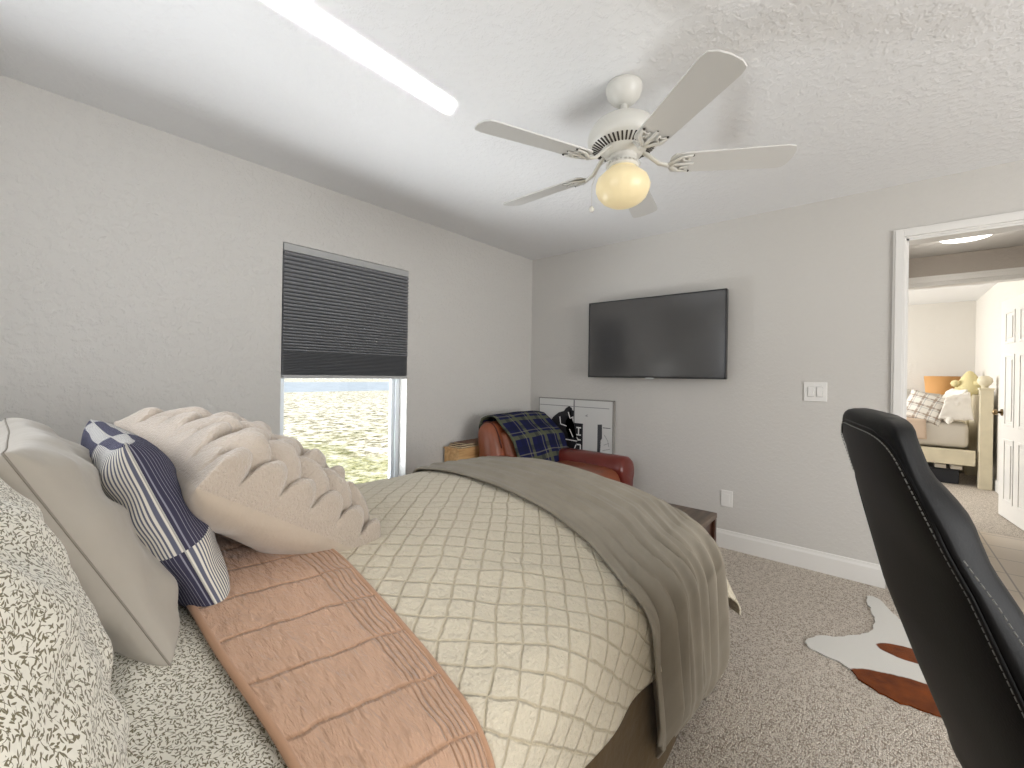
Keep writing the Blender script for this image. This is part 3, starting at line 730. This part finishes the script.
def cable(u, v, x, y):
    # chunky braid: rows of slanted strands, each column leaning the other way
    best = 0
    cw, rh = .086, .104
    ci = math.floor(x / cw)
    for i in (ci - 1, ci, ci + 1, ci + 2):
        for j in range(math.floor(y / rh) - 1, math.floor(y / rh) + 3):
            cx = i * cw; cy = (j + .5 * (i % 2)) * rh; a = math.radians(38 if i % 2 else -38)
            dx, dy = x - cx + .006 * math.sin(j * 3.1), y - cy; p = dx * math.cos(a) + dy * math.sin(a); q = -dx * math.sin(a) + dy * math.cos(a)
            e = (q / .074) ** 2 + (p / .037) ** 2
            if e < 1: best = max(best, math.sqrt(1 - e) * (1 + .15 * math.sin(i * 7 + j * 5)))
    return .052 * best - .02 + .006 * nz(x, y, 3, 22)
pillow('cable_fur_pillow', 'large cream faux-fur pillow with braided cable texture in front of the striped one', (.465, 1.39, .90), (-.10, .95, .16), (-.48, -.03, .33), .57, .60, .27, m_fur, nu=150, wr=.010, seed=31, puff=.42, disp=cable, mat2=m_plain, asym=1.15)

# ================================================================= ARMCHAIR + CORNER
def armchair():
    t = thing('armchair', 'brown leather armchair with rolled arms in the corner beyond the bed', 'armchair', (2.85, 2.0, 0))
    L = Vector((2.85, 2.0, 0))
    def part(name, bm, mt, label=None):
        bm.transform(Matrix.Translation(-L)); o = obj(name, bm, mt, t)
        if label: o['label'] = label
        return o
    def rounded(x0, x1, prof, mt, name, label=None, r=.05):
        # profile in (y,z) swept along x with rounded ends
        bm = bmesh.new(); cy = sum(p[0] for p in prof) / len(prof); cz = sum(p[1] for p in prof) / len(prof); rings = []
        for (x, s) in ((x0, .55), (x0 + r * .12, .80), (x0 + r * .4, .94), (x0 + r, 1), (x1 - r, 1), (x1 - r * .4, .94), (x1 - r * .12, .80), (x1, .55)):
            ring = []
            for (y, z) in prof:
                dy, dz = y - cy, z - cz; dl_ = math.hypot(dy, dz); k = (dl_ - r * (1 - s) * 1.6) / dl_ if dl_ > 0 else 1
                ring.append(bm.verts.new((x, cy + dy * k, cz + dz * k)))
            rings.append(ring)
        n_ = len(prof)
        for a, b in zip(rings, rings[1:]):
            for i in range(n_): bm.faces.new((a[i], a[(i + 1) % n_], b[(i + 1) % n_], b[i]))
        bm.faces.new(rings[0]); bm.faces.new(rings[-1][::-1])
        return part(name, bm, mt, label)
    def smoothp(p, it=2):
        for _ in range(it):
            q = []
            for i in range(len(p)):
                a, b = p[i], p[(i + 1) % len(p)]; q += [(a[0] * .75 + b[0] * .25, a[1] * .75 + b[1] * .25), (a[0] * .25 + b[0] * .75, a[1] * .25 + b[1] * .75)]
            p = q
        return p
    back = smoothp([(2.20, .30), (2.44, .30), (2.49, .60), (2.50, .79), (2.47, .865), (2.38, .88), (2.31, .81), (2.24, .60)])
    rounded(2.47, 3.36, back, m_tanl, 'backrest', 'tan leather backrest', .10)
    inner = smoothp([(2.10, .40), (2.28, .40), (2.36, .77), (2.30, .81), (2.22, .77), (2.12, .55)])
    rounded(2.56, 3.12, inner, m_tanl, 'back_cushion', None, .06)
    seat = smoothp([(1.54, .28), (2.20, .28), (2.20, .54), (1.62, .555), (1.50, .50)])
    rounded(2.56, 3.12, seat, m_tanl, 'seat_cushion', None, .05)
    part('seat_base', box(2.46, 3.26, 1.56, 2.44, .10, .30, .03), m_brownl)
    for x0 in (2.38, 3.06):
        bm = bmesh.new(); xc = x0 + .13
        prof = [(-.09, .10), (.09, .10), (.09, .44), (.125, .50), (.125, .56), (.08, .615), (0, .63), (-.08, .615), (-.125, .56), (-.125, .50), (-.09, .44)]
        prof = smoothp([(xc + a, b) for a, b in prof], 1)
        rings = []; cxx, czz = xc, .45
        for (y, k, dz) in ((1.49, .72, -.02), (1.50, .88, -.01), (1.525, .97, 0), (1.58, 1, 0), (2.0, 1, .0), (2.35, .97, -.0)):
            rings.append([bm.verts.new((cxx + (p[0] - cxx) * k, y, czz + (p[1] - czz) * (k + (1 - k) * .4) + dz)) for p in prof])
        for a, b in zip(rings, rings[1:]):
            for i in range(len(prof)): bm.faces.new((a[i], a[(i + 1) % len(prof)], b[(i + 1) % len(prof)], b[i]))
        bm.faces.new(rings[0]); bm.faces.new(rings[-1][::-1])
        part('armrest', bm, m_brownl, 'oxblood leather rolled armrest')
    for x in (2.46, 3.26):
        for y in (1.56, 2.44):
            part('leg', lathe([(.030, .10), (.026, .05), (.020, 0), (0, 0)], 12, (x, y, 0)), m_dwood)
    # welt along the near end of the back
    bm = bmesh.new(); add_tube(bm, [(2.54, y, z) for (y, z) in back[4:26]], .006, 6); part('welt', bm, mat('dark_welt', hexc('4a1c14'), .4))
armchair()
BP = [(2.53, .52), (2.53, .73), (2.525, .83), (2.50, .890), (2.44, .915), (2.37, .910), (2.31, .86), (2.23, .80), (2.16, .74), (2.10, .58), (2.075, .50), (1.98, .488)]
bl = [0]
for a, b in zip(BP, BP[1:]): bl.append(bl[-1] + math.hypot(a[0] - b[0], a[1] - b[1]))
def fn(u, v):
    s = v * bl[-1]; k = 0
    while k < len(bl) - 2 and s > bl[k + 1]: k += 1
    f = (s - bl[k]) / (bl[k + 1] - bl[k]); y = BP[k][0] + (BP[k + 1][0] - BP[k][0]) * f; z = BP[k][1] + (BP[k + 1][1] - BP[k][1]) * f
    x = 2.555 + (3.24 - 2.555) * u + .07 * (v - .5) * (u) - .03 * nz(v, 1, 0, 3); o_ = .010 * nz(u * 2, v * 4, 1, 2)
    return Vector((x, y - o_ - .01 * math.sin(u * 5) * v, z + o_ + .01 * math.sin(u * PI)))
pb = sheet('plaid_blanket', fn, 50, 70, 0, 1, 0, 1, m_plaid, None, .012); tag(pb, 'navy and green plaid blanket draped over the back of the leather armchair', 'blanket')
for l in pb.data.loops: q = pb.data.uv_layers[0].data[l.index].uv; pb.data.uv_layers[0].data[l.index].uv = (q[0] * .66, q[1] * bl[-1])
rebase(pb, (2.87, 2.4, .9))

# pine box with magazines in the corner
def crate():
    t = thing('wooden_box', 'light pine storage box standing against the window wall', 'box', (2.55, 2.60, 0))
    bm = bmesh.new()
    for (x0, x1, y0, y1) in ((-.24, .24, -.085, -.07), (-.24, .24, .07, .085), (-.24, -.225, -.07, .07), (.225, .24, -.07, .07)): add_box(bm, x0, x1, y0, y1, 0, .655, .002)
    add_box(bm, -.225, .225, -.07, .07, .0, .015); add_box(bm, -.225, .225, -.07, .07, .640, .654)
    obj('box_body', bm, m_pine, t, False)
    obj('lid', box(-.245, .245, -.09, .09, .655, .667, .002), m_pine, t, False)
crate()
zz = .668
for k, (th, rz, dx, ln, label) in enumerate(((.012, .04, 0, .40, 'brown-covered magazine at the bottom of the stack on the pine box'), (.010, -.06, .01, .38, 'magazine in the middle of the stack on the pine box'), (.009, .10, .03, .36, 'magazine on top of the stack on the pine box'))):
    t = thing('magazine', label, 'magazine', (2.54 + dx, 2.60, zz), rz, 'magazines stacked on the pine box')
    obj('pages', box(-ln / 2, ln / 2, -.07, .07, .001, th - .001), m_paper, t, False)
    bm = bmesh.new(); add_box(bm, -ln / 2 - .003, ln / 2 + .003, -.073, .073, 0, .0012); add_box(bm, -ln / 2 - .003, ln / 2 + .003, -.073, .073, th - .0012, th)
    obj('cover', bm, m_cover, t, False); zz += th + .0005

# dark wooden side table beyond the foot of the bed
def side_table():
    t = thing('side_table', 'low dark wooden table beyond the foot of the bed', 'table', (2.60, 1.02, 0))
    obj('table_top', box(-.21, .20, -.285, .10, .41, .442, .004), m_dtop, t, False)
    bm = bmesh.new(); add_box(bm, -.185, .18, -.265, -.25, .06, .41); add_box(bm, -.185, .18, .065, .08, .06, .41); add_box(bm, -.185, -.17, -.25, .065, .06, .41); obj('side_panel', bm, m_dwood, t, False)
    for x in (-.19, .18):
        for y in (-.265, .08): obj('leg', box(x - .018, x + .018, y - .018, y + .018, 0, .41, .003), m_dwood, t, False)
    obj('shelf', box(-.17, .18, -.25, .065, .10, .12), m_dwood, t, False)
side_table()

# ---- canvas print leaning on the end wall
def canvas():
    t = thing('canvas_print', 'white framed print of a crouching cyclist leaning on the wall behind the armchair', 'picture', (3.43, 2.16, 0))
    t.rotation_euler = (0, 0, 0)
    m_cv = mat('print_paper', hexc('d9d9d6'), .7); m_ink = mat('black_ink', hexc('1b1c22'), .6); m_gr = mat('grey_ink', hexc('8e8e8e'), .7); m_wi = mat('white_ink', hexc('f2f2f0'), .7)
    # tabletop behind the chair is not visible: the print stands on a slim easel block
    def leanx(z): return .008 + (1.04 - z) * .012
    Y = lambda y: y - 2.16
    obj('canvas_panel', box(.005, .028, Y(1.765), Y(2.567), .30, 1.04, .003), m_cv, t, False)
    bm = bmesh.new(); add_box(bm, .003, .032, Y(1.757), Y(1.767), .295, 1.045); add_box(bm, .003, .032, Y(2.565), Y(2.572), .295, 1.045); add_box(bm, .003, .032, Y(1.757), Y(2.572), 1.038, 1.046); add_box(bm, .003, .032, Y(1.757), Y(2.572), .290, .300)
    obj('thin_frame', bm, mat('grey_frame', hexc('8f8c86'), .5), t, False)
    for q_ in (1.865, 2.455): obj('stand_foot', box(.010, .028, Y(q_ - .015), Y(q_ + .015), 0, .30), m_dwood, t, False)
    def ink(name, polys, mt, lv=0):
        bm = bmesh.new(); x = .005 - .0008 * (lv + 1)
        for p in polys: add_prism(bm, p, (x, -2.16, 0), (0, 1, 0), (0, 0, 1), (1, 0, 0), .0008 * (lv + 1))
        bmesh.ops.triangulate(bm, faces=bm.faces[:]); obj(name, bm, mt, t, False)
    R = lambda y0, y1, z0, z1: [(y0, z0), (y1, z0), (y1, z1), (y0, z1)]
    fig = [(2.275, .926), (2.254, .955), (2.216, .976), (2.188, .959), (2.183, .941), (2.161, .933), (2.165, .883), (2.192, .876), (2.213, .851), (2.240, .817), (2.267, .801), (2.18, .776), (2.169, .764), (2.223, .763), (2.227, .694), (2.21, .677), (2.124, .677), (2.114, .66), (2.134, .603), (2.165, .563), (2.197, .568), (2.242, .609), (2.264, .634), (2.287, .641), (2.321, .693), (2.367, .726), (2.397, .79), (2.427, .825), (2.393, .866), (2.336, .908)]
    ink('printed_panel_seam', [R(2.155, 2.170, .30, 1.036), R(1.80, 2.56, .972, .978)], m_gr)
    ink('printed_strip', [[(1.913, .827), (1.869, .831), (1.867, .705), (1.886, .685), (1.889, .50), (1.914, .50)], R(1.785, 1.86, .80, .806)], mat('charcoal_ink', hexc('4a4b4e'), .7))
    ink('printed_cyclist', [fig], m_ink, 1)
    ink('printed_banner', [R(2.065, 2.177, .45, .822)], m_ink)
    # bicycle wheel and frame strokes, and the sideways letters on the banner
    def stroke(p, q, w):
        dx, dy = q[0] - p[0], q[1] - p[1]; l = math.hypot(dx, dy); nx, ny = -dy / l * w / 2, dx / l * w / 2
        return [(p[0] + nx, p[1] + ny), (q[0] + nx, q[1] + ny), (q[0] - nx, q[1] - ny), (p[0] - nx, p[1] - ny)]
    st = []
    for (p, q) in (((2.255, .60), (2.22, .565)), ((2.22, .565), (2.185, .555)), ((2.185, .555), (2.155, .575)), ((2.155, .575), (2.135, .62)), ((2.25, .66), (2.13, .655)), ((2.21, .76), (2.17, .69)), ((2.32, .87), (2.31, .80)), ((2.31, .80), (2.24, .785)), ((2.225, .92), (2.205, .86)), ((2.205, .86), (2.185, .87))): st.append(stroke(p, q, .009))
    for q_ in st: ink('printed_highlight', [q_], m_wi, 2)
    def q(*l): return list(l)
    # letters turned a quarter: the tops point left
    le = [stroke((2.135, .782), (2.085, .782), .012), stroke((2.135, .715), (2.085, .715), .012), stroke((2.11, .782), (2.11, .715), .012),
          stroke((2.135, .692), (2.112, .67), .012), stroke((2.135, .648), (2.112, .67), .012), stroke((2.112, .67), (2.085, .67), .012),
          stroke((2.135, .625), (2.085, .625), .012), stroke((2.088, .625), (2.088, .578), .012)]
    ink('printed_letter', le[:3], m_wi, 1); ink('printed_letter', le[3:6], m_wi, 1); ink('printed_letter', le[6:], m_wi, 1)
    for q_ in [stroke((1.845, .74), (1.81, .69), .004), stroke((1.81, .69), (1.80, .64), .004), stroke((1.85, .65), (1.80, .67), .004), stroke((1.86, .60), (1.79, .62), .004), stroke((2.035, .89), (2.02, .91), .006), stroke((2.04, .90), (2.015, .893), .005)]: ink('printed_sketch', [q_], m_gr)
canvas()

# ================================================================= COWHIDE RUG
def hide():
    out = [(2.485, .26), (2.53, .235), (2.607, .200), (2.62, .15), (2.683, .105), (2.73, .05), (2.81, .015), (2.90, .0), (3.0, .0), (3.12, .03), (3.25, .04), (3.275, .0), (3.18, -.05), (3.06, -.09), (2.98, -.14), (3.0, -.25), (3.1, -.4), (3.15, -.55), (3.32, -.62), (3.3, -.7), (3.12, -.72), (2.9, -.7), (2.75, -.78), (2.55, -.76), (2.42, -.82), (2.2, -.85), (2.17, -.78), (2.3, -.66), (2.33, -.5), (2.27, -.36), (2.26, -.25), (2.281, -.169), (2.266, -.093), (2.285, -.02), (2.31, .035), (2.36, .06), (2.405, .10), (2.43, .16), (2.43, .22)]
    for _ in range(3):
        q = []
        for i in range(len(out)):
            a, b = out[i], out[(i + 1) % len(out)]; q += [(a[0] * .8 + b[0] * .2, a[1] * .8 + b[1] * .2), (a[0] * .2 + b[0] * .8, a[1] * .2 + b[1] * .8)]
        out = q
    out = [(x + .012 * nz(x, y, 1, 22) + .006 * nz(x, y, 2, 70), y + .012 * nz(x, y, 5, 22) + .006 * nz(x, y, 6, 70)) for x, y in out]
    n = NB('cowhide', .7, sheen=.05, spec=.15); o = n.tc.outputs['Object']; x, y, _ = n.xyz(o)
    wob = n.M('MULTIPLY', n.M('SUBTRACT', n.noise(o, 9, 4, .6), .5), .10)
    def blob(cx, cy, ax, ay, ang):
        dx = n.M('SUBTRACT', x, cx); dy = n.M('SUBTRACT', y, cy); ca, sa = math.cos(ang), math.sin(ang)
        u = n.M('DIVIDE', n.M('ADD', n.M('MULTIPLY', dx, ca), n.M('MULTIPLY', dy, sa)), ax); v = n.M('DIVIDE', n.M('SUBTRACT', n.M('MULTIPLY', dy, ca), n.M('MULTIPLY', dx, sa)), ay)
        return n.M('SUBTRACT', 1, n.sstep(n.M('ADD', n.M('ADD', n.M('MULTIPLY', u, u), n.M('MULTIPLY', v, v)), n.M('MULTIPLY', wob, 6)), .92, 1.08))
    mk = blob(2.36, -.11, .11, .205, .22); mk = n.M('MAXIMUM', mk, blob(2.69, -.13, .065, .12, .1)); mk = n.M('MAXIMUM', mk, blob(2.8, -.5, .16, .14, 0)); mk = n.M('MAXIMUM', mk, blob(2.45, -.6, .12, .12, 0))
    br = n.ramp(n.noise(o, 14, 4), [(.3, hexc('572605')), (.7, hexc('823f0a'))])
    n.color(n.mix(mk, hexc('dcdad4'), br)); n.bump(n.noise(n.V('MULTIPLY', o, (1, 4, 1)), 90, 3), .5, .004)
    bm = bmesh.new(); add_prism(bm, out, (0, 0, .001), (1, 0, 0), (0, 1, 0), (0, 0, 1), .006)
    o = obj('cowhide_rug', bm, n.m, None, False); tag(o, 'brown and white cowhide rug lying on the carpet by the office chair', 'rug')
hide()

# ================================================================= OFFICE CHAIR
def office_chair():
    t = thing('office_chair', 'black leather high-backed office chair with grey stitching at the right edge', 'office chair', (1.28, -.55, 0))
    L = Vector((1.28, -.55, 0))
    def part(name, bm, mt, smooth=True):
        bm.transform(Matrix.Translation(-L)); return obj(name, bm, mt, t, smooth)
    # edges of the back: far rear A, near rear B, near front Cc (y as a function of z)
    A = [(.42, -.146), (.535, -.108), (.632, -.087), (.737, -.047), (.86, -.005), (.984, .023), (1.082, .045), (1.148, .064), (1.2, .066)]
    B = [(.42, -.31), (.60, -.235), (.80, -.160), (.95, -.105), (.996, -.088), (1.038, -.068), (1.091, -.045), (1.127, -.034), (1.164, -.025), (1.2, -.013)]
    Cc = [(.42, -.42), (.6, -.345), (.75, -.275), (.88, -.200), (.987, -.141), (1.02, -.122), (1.052, -.111), (1.076, -.104), (1.103, -.087), (1.13, -.066), (1.184, -.052), (1.2, -.05)]
    S = 1.28; zt_ = lambda z: 1.258 - (1.258 - z) * S
    A, B, Cc = [[(zt_(z), y * S) for z, y in q] for q in (A, B, Cc)]
    def quad(z):
        a = Vector((1.15 * S, interp(A, z), z)); b = Vector((.75 * S, interp(B, z), z)); c = Vector((.81 * S, interp(Cc, z), z)); d = a + (c - b)
        k = sst(.98, 1.175, z)          # the top corners draw in
        ins = .05 * k * k
        ab = (a - b).normalized(); a = a - ab * ins * .6; d = d - ab * ins * .6; b = b + ab * ins * .6; c = c + ab * ins * .6
        return a, b, c, d
    NS = 48
    def pt(z, th, shrink=1.0):
        a, b, c, d = quad(z); s_ = math.cos(th); t_ = math.sin(th); e = 2 / 5.0
        s = math.copysign(abs(s_) ** e, s_); tt = math.copysign(abs(t_) ** e, t_)
        s *= shrink; tt *= shrink
        # s: -1 = far side (A/D), +1 = near side (B/C); tt: -1 = rear, +1 = front
        p = (a * (1 - s) / 2 + b * (1 + s) / 2) * (1 - tt) / 2 + (d * (1 - s) / 2 + c * (1 + s) / 2) * (1 + tt) / 2
        rear = (a + b - c - d).normalized() if (a + b - c - d).length > 0 else Vector((0, 1, 0))
        if tt < 0: p += rear * .018 * (1 - s * s) * (-tt)
        if tt > 0: p -= rear * .03 * (1 - s * s) * tt * (.4 + .6 * math.sin((z - .5) * 9) ** 2)
        return p
    zs = [.42 + i * .018 for i in range(42)]
    bm = bmesh.new(); rings = []
    for z in zs: rings.append([bm.verts.new(pt(z, k * 2 * PI / NS)) for k in range(NS)])
    zt = zs[-1]
    for (f, dz) in ((.97, .010), (.90, .019), (.78, .026), (.6, .031), (.35, .033), (.1, .034)):
        rings.append([bm.verts.new(pt(zt, k * 2 * PI / NS, f) + Vector((0, 0, dz))) for k in range(NS)])
    for a, b in zip(rings, rings[1:]):
        for k in range(NS): bm.faces.new((a[k], a[(k + 1) % NS], b[(k + 1) % NS], b[k]))
    bm.faces.new(rings[0][::-1]); bm.faces.new(rings[-1])
    bk = part('backrest', bm, m_black)
    # seams on the rear panel: near vertical, far vertical and across the top
    def rear(z, s): 
        a, b, c, d = quad(z); th = math.acos(max(-1, min(1, math.copysign(abs(s) ** 2.5, s)))); return pt(z, -th)
    bm = bmesh.new()
    def dashes(path, r=.0012, step=.008):
        # resample
        L_ = 0; q = [path[0]]
        for a, b in zip(path, path[1:]):
            seg = (b - a).length; 
            if seg == 0: continue
            n_ = max(1, int(seg / step))
            for i in range(n_): add_tube(bm, [a + (b - a) * ((i + .1) / n_), a + (b - a) * ((i + .8) / n_)], r, 5)
    nearp = [rear(.46 + i * .02, .93) for i in range(28)]; farp = [rear(.46 + i * .02, -.93) for i in range(28)]
    def arch(q):
        c_, s_ = math.cos(q), math.sin(q); return rear(1.02 + .137 * abs(s_) ** .42, .93 * math.copysign(abs(c_) ** .42, c_))
    topp = [arch(PI * i / 40) for i in range(41)]
    off = Vector((-.0015, .003, 0))
    nearp = [p + off for p in nearp]; topp = [p + off for p in topp]
    dashes(nearp + topp)
    dashes([p + Vector((.0, -.012 - .03 * sst(1.08, .8, p.z), 0)) + Vector((-.008, 0, 0)) for p in nearp if p.z < .99], .0011)
    o = part('stitching', bm, m_stitch); 
    bm = bmesh.new(); add_tube(bm, [p + Vector((-.004, -.004, 0)) for p in nearp] + [p + Vector((0, -.004, .006)) for p in topp] + [p + Vector((.004, 0, 0)) for p in reversed(farp)], .0035, 6)
    part('piping', bm, m_black)
    ax = Vector((.97, .20, 0)).normalized(); fr = Vector((.20, -.97, 0)).normalized()   # width and facing directions
    def loc(u, f, z): return Vector((1.26, -.22, 0)) + ax * u + fr * f + Vector((0, 0, z))
    Mx = Matrix((ax, fr, Vector((0, 0, 1)))).transposed().to_4x4(); Mx.translation = (1.26, -.22, 0)
    def lbox(*a, bevel=.02):
        bm = bmesh.new(); add_box(bm, *a, bevel); bm.transform(Mx); return bm
    part('seat', lbox(-.25, .25, .10, .60, .42, .52, bevel=.045), m_black)
    for s in (-1, 1):
        bm = bmesh.new()
        add_tube(bm, [tuple(loc(s * .26, .18, .46)), tuple(loc(s * .32, .20, .52)), tuple(loc(s * .33, .24, .64)), tuple(loc(s * .33, .26, .69)), tuple(loc(s * .33, .34, .69)), tuple(loc(s * .33, .42, .60)), tuple(loc(s * .30, .42, .50)), tuple(loc(s * .26, .40, .46))], .017, 10)
        a_ = part('armrest', bm, m_plastic)
        bm = bmesh.new(); add_box(bm, s * .33 - .045, s * .33 + .045, -.02 if s < 0 else .16, .34, .70, .742, .018); bm.transform(Mx); bm.transform(Matrix.Translation(-L)); obj('arm_pad', bm, m_plastic, a_)
    bm = bmesh.new(); c0 = loc(0, .33, 0); add_lathe(bm, [(.028, .42), (.028, .26), (.04, .26), (.04, .10), (0, .10)], 20, tuple(c0)); part('gas_column', bm, m_dark)
    bm = bmesh.new()
    for k in range(5):
        a = k * 2 * PI / 5 + .3; d = Vector((math.cos(a), math.sin(a), 0)); add_tube(bm, [c0 + Vector((0, 0, .12)), c0 + d * .15 + Vector((0, 0, .11)), c0 + d * .30 + Vector((0, 0, .075))], [.035, .026, .018], 10)
    part('star_base', bm, m_dark)
    for k in range(5):
        a = k * 2 * PI / 5 + .3; d = Vector((math.cos(a), math.sin(a), 0)); p = c0 + d * .30; q = Vector((-d.y, d.x, 0)); bm = bmesh.new()
        add_tube(bm, [p + q * -.025 + Vector((0, 0, .028)), p + q * .025 + Vector((0, 0, .028))], .028, 16); part('caster_wheel', bm, m_dark)
    part('back_bracket', tube([tuple(loc(0, .30, .42)), tuple(loc(0, .05, .42)), tuple(loc(0, -.03, .50)), tuple(loc(0, -.02, .62))], .022, 10), m_dark)
office_chair()

# ================================================================= HALL LAMP
def hall_lamp():
    t = thing('ceiling_light', 'round white flush ceiling light glowing in the hall beyond the doorway', 'ceiling light', (4.55, -.475, H2))
    obj('lamp_base', lathe([(0, 0), (.10, 0), (.10, -.02), (0, -.02)], 32), m_trim, t)
    e = mat('lit_diffuser', hexc('ffffff'), .4, emis=(1, .97, .92), estr=3); obj('diffuser', lathe([(.145, -.018), (.147, -.035), (.13, -.052), (.07, -.062), (0, -.064), ], 40), e, t)
    l = bpy.data.lights.new('hall_bulb', 'POINT'); l.energy = 5; l.shadow_soft_size = .12; l.color = (1, .93, .84); o = bpy.data.objects.new('hall_bulb', l); C.objects.link(o); o.location = (4.55, -.475, H2 - .22)
hall_lamp()

# ================================================================= FAR BEDROOM
def far_bed():
    t = thing('cream_bed', 'cream painted wooden bed with tall square posts in the room across the hall', 'bed', (7.9, -.2, 0))
    L = Vector((7.9, -.2, 0)); m_cp = mat('cream_paint', hexc('d9cfb4'), .5, var=.06, vscale=9)
    def part(name, bm, mt, smooth=False, par=None):
        bm.transform(Matrix.Translation(-L)); return obj(name, bm, mt, par or t, smooth)
    for x in (7.50, 8.50):
        bm = bmesh.new(); add_box(bm, x - .055, x + .055, -1.025, -.915, 0, 1.19, .006); add_box(bm, x - .062, x + .062, -1.032, -.908, 1.17, 1.195, .006)
        p = part('post', bm, m_cp)
        bm = lathe([(.03, 1.19), (.03, 1.215), (.05, 1.235), (.068, 1.27), (.06, 1.31), (.03, 1.335), (0, 1.34)], 24, (x, -.96, 0)); part('finial', bm, m_cp, True, p)
        for z in (1.235, ):
            pass
    part('headboard', box(7.55, 8.45, -.99, -.94, .3, 1.1, .004), m_cp)
    part('side_rail', box(7.47, 7.51, -.89, .95, .255, .44, .005), m_cp); part('side_rail', box(8.49, 8.53, -.89, .95, .255, .44, .005), m_cp)
    part('footboard', box(7.47, 8.53, .93, .99, 0, .75, .01), m_cp)
    part('mattress', box(7.52, 8.48, -.84, .92, .455, .76, .05), mat('far_mattress', hexc('d5cec2'), .9, bump=.2, bscale=15), True)
far_bed()
def boxes_under():
    t = thing('storage_box', 'dark storage box pushed under the cream bed across the hall', 'box', (7.85, -.35, 0))
    obj('box_body', box(-.25, .25, -.42, .42, 0, .17, .01), mat('dark_blue_plastic', hexc('23262e'), .5), t, False); obj('lid', box(-.26, .26, -.43, .43, .17, .19, .006), mat('dark_lid', hexc('2b2e36'), .5), t, False)
boxes_under()
def shoes(y, lab):
    t = thing('folded_towel', lab, 'towel', (7.60, y, .19))
    prof = [(-.06, 0), (.06, 0), (.066, .012), (.06, .024), (.066, .036), (.06, .05), (-.06, .05), (-.066, .036), (-.06, .024), (-.066, .012)]
    bm = bmesh.new(); add_prism(bm, prof, (0, -.05, 0), (1, 0, 0), (0, 0, 1), (0, 1, 0), .10); bmesh.ops.bevel(bm, geom=bm.edges[:], offset=.004, segments=1, affect='EDGES')
    obj('folds', bm, m_cream_far, t)
shoes(-.74, 'pale folded bundle on the dark box under the far bed, nearer the post'); shoes(-.60, 'pale folded bundle on the dark box under the far bed, away from the post')
pillow('plaid_pillow', 'grey and white plaid pillow on the cream bed across the hall', (7.62, -.46, .93), (.25, 1, .35), (.3, -.2, .9), .42, .38, .15, m_plaid_far, nu=24, wr=.01, seed=41)
pillow('grey_striped_pillow', 'pale grey pillow with dark corner behind the plaid pillow on the far bed', (7.95, -.36, .95), (.1, 1, .2), (.35, 0, .9), .45, .42, .14, mat('pale_grey_cotton', hexc('b9b2a8'), .9, bump=.3, bscale=20), nu=24, wr=.012, seed=44)
pillow('white_pillow', 'large white pillow leaning on the headboard of the far cream bed', (7.74, -.70, .96), (1, .15, 0), (.02, -.35, .95), .52, .46, .17, mat('white_cotton', hexc('e5e0d6'), .9, bump=.3, bscale=14), nu=28, wr=.02, seed=47)
def fn(u, v):
    x = 7.49 + .20 * v; y = -.86 + .26 * u; z = 1.12 - .05 * u - v * .02
    k = u * 1.0
    return Vector((7.50 - .02 * math.sin(v * 9 + u * 3) - .02 * v, -.84 + .20 * u + .10 * v * (u - .3), 1.14 - .34 * v - .10 * u * (1 - v) * .6 + .015 * nz(u, v, 0, 5)))
bt = sheet('white_blanket', fn, 20, 20, 0, 1, 0, 1, mat('white_cotton_blanket', hexc('e8e3da'), .9, bump=.3, bscale=25), None, .02); tag(bt, 'white blanket hanging in folds beside the post of the far bed', 'blanket'); rebase(bt, (7.5, -.8, .98))
def fn(u, v):
    y = -.46 + .28 * u; z = .765 + .02 * math.sin(u * 3)
    return Vector((7.50 + .3 * (1 - v), y, .785)) if v < .5 else Vector((7.495 - .015, y - .02 * (v - .5), .785 - (v - .5) * .5))
bt = sheet('pink_blanket', fn, 10, 20, 0, 1, 0, 1, mat('blush_cotton', hexc('cdb7a2'), .9), None, .012); tag(bt, 'blush blanket folded over the side of the far cream bed', 'blanket'); rebase(bt, (7.5, -.35, .7))
def doll():
    t = thing('plush_toy', 'yellow plush toy with a pointed hood sitting on the corner of the far bed', 'toy', (8.35, -.93, 1.08))
    m_y = mat('yellow_plush', hexc('dccf9d'), .95, bump=.5, bscale=60)
    obj('body', lathe([(0, 0), (.12, .0), (.15, .05), (.135, .13), (.10, .20), (.065, .27), (.03, .32), (0, .335)], 20), m_y, t)
    bm = bmesh.new(); add_lathe(bm, [(0, -.05), (.035, -.035), (.05, 0), (.035, .035), (0, .05)], 14, (-.06, .14, .16)); obj('ear', bm, m_y, t)
    bm = bmesh.new(); add_lathe(bm, [(0, -.05), (.035, -.035), (.05, 0), (.035, .035), (0, .05)], 14, (-.09, -.06, .16)); obj('ear', bm, m_y, t)
doll()
def far_lamp():
    t = thing('table_lamp', 'orange drum-shaped lamp shade beyond the far cream bed', 'lamp', (8.78, -.70, .72))
    obj('lamp_shade', lathe([(.17, .36), (.19, .62), (.186, .62), (.166, .36)], 32), mat('orange_linen', hexc('c4925a'), .8), t); obj('lamp_base', lathe([(0, 0), (.07, 0), (.07, .02), (.03, .04), (.05, .15), (.02, .30), (.012, .5), (0, .5)], 20), m_cream_far, t)
    t2 = thing('nightstand', 'small cream cabinet under the orange lamp in the far bedroom', 'cabinet', (8.78, -.72, 0))
    obj('cabinet_body', box(-.2, .2, -.25, .25, .02, .72, .006), mat('cream_cabinet', hexc('d3c8ae'), .5), t2, False)
far_lamp()
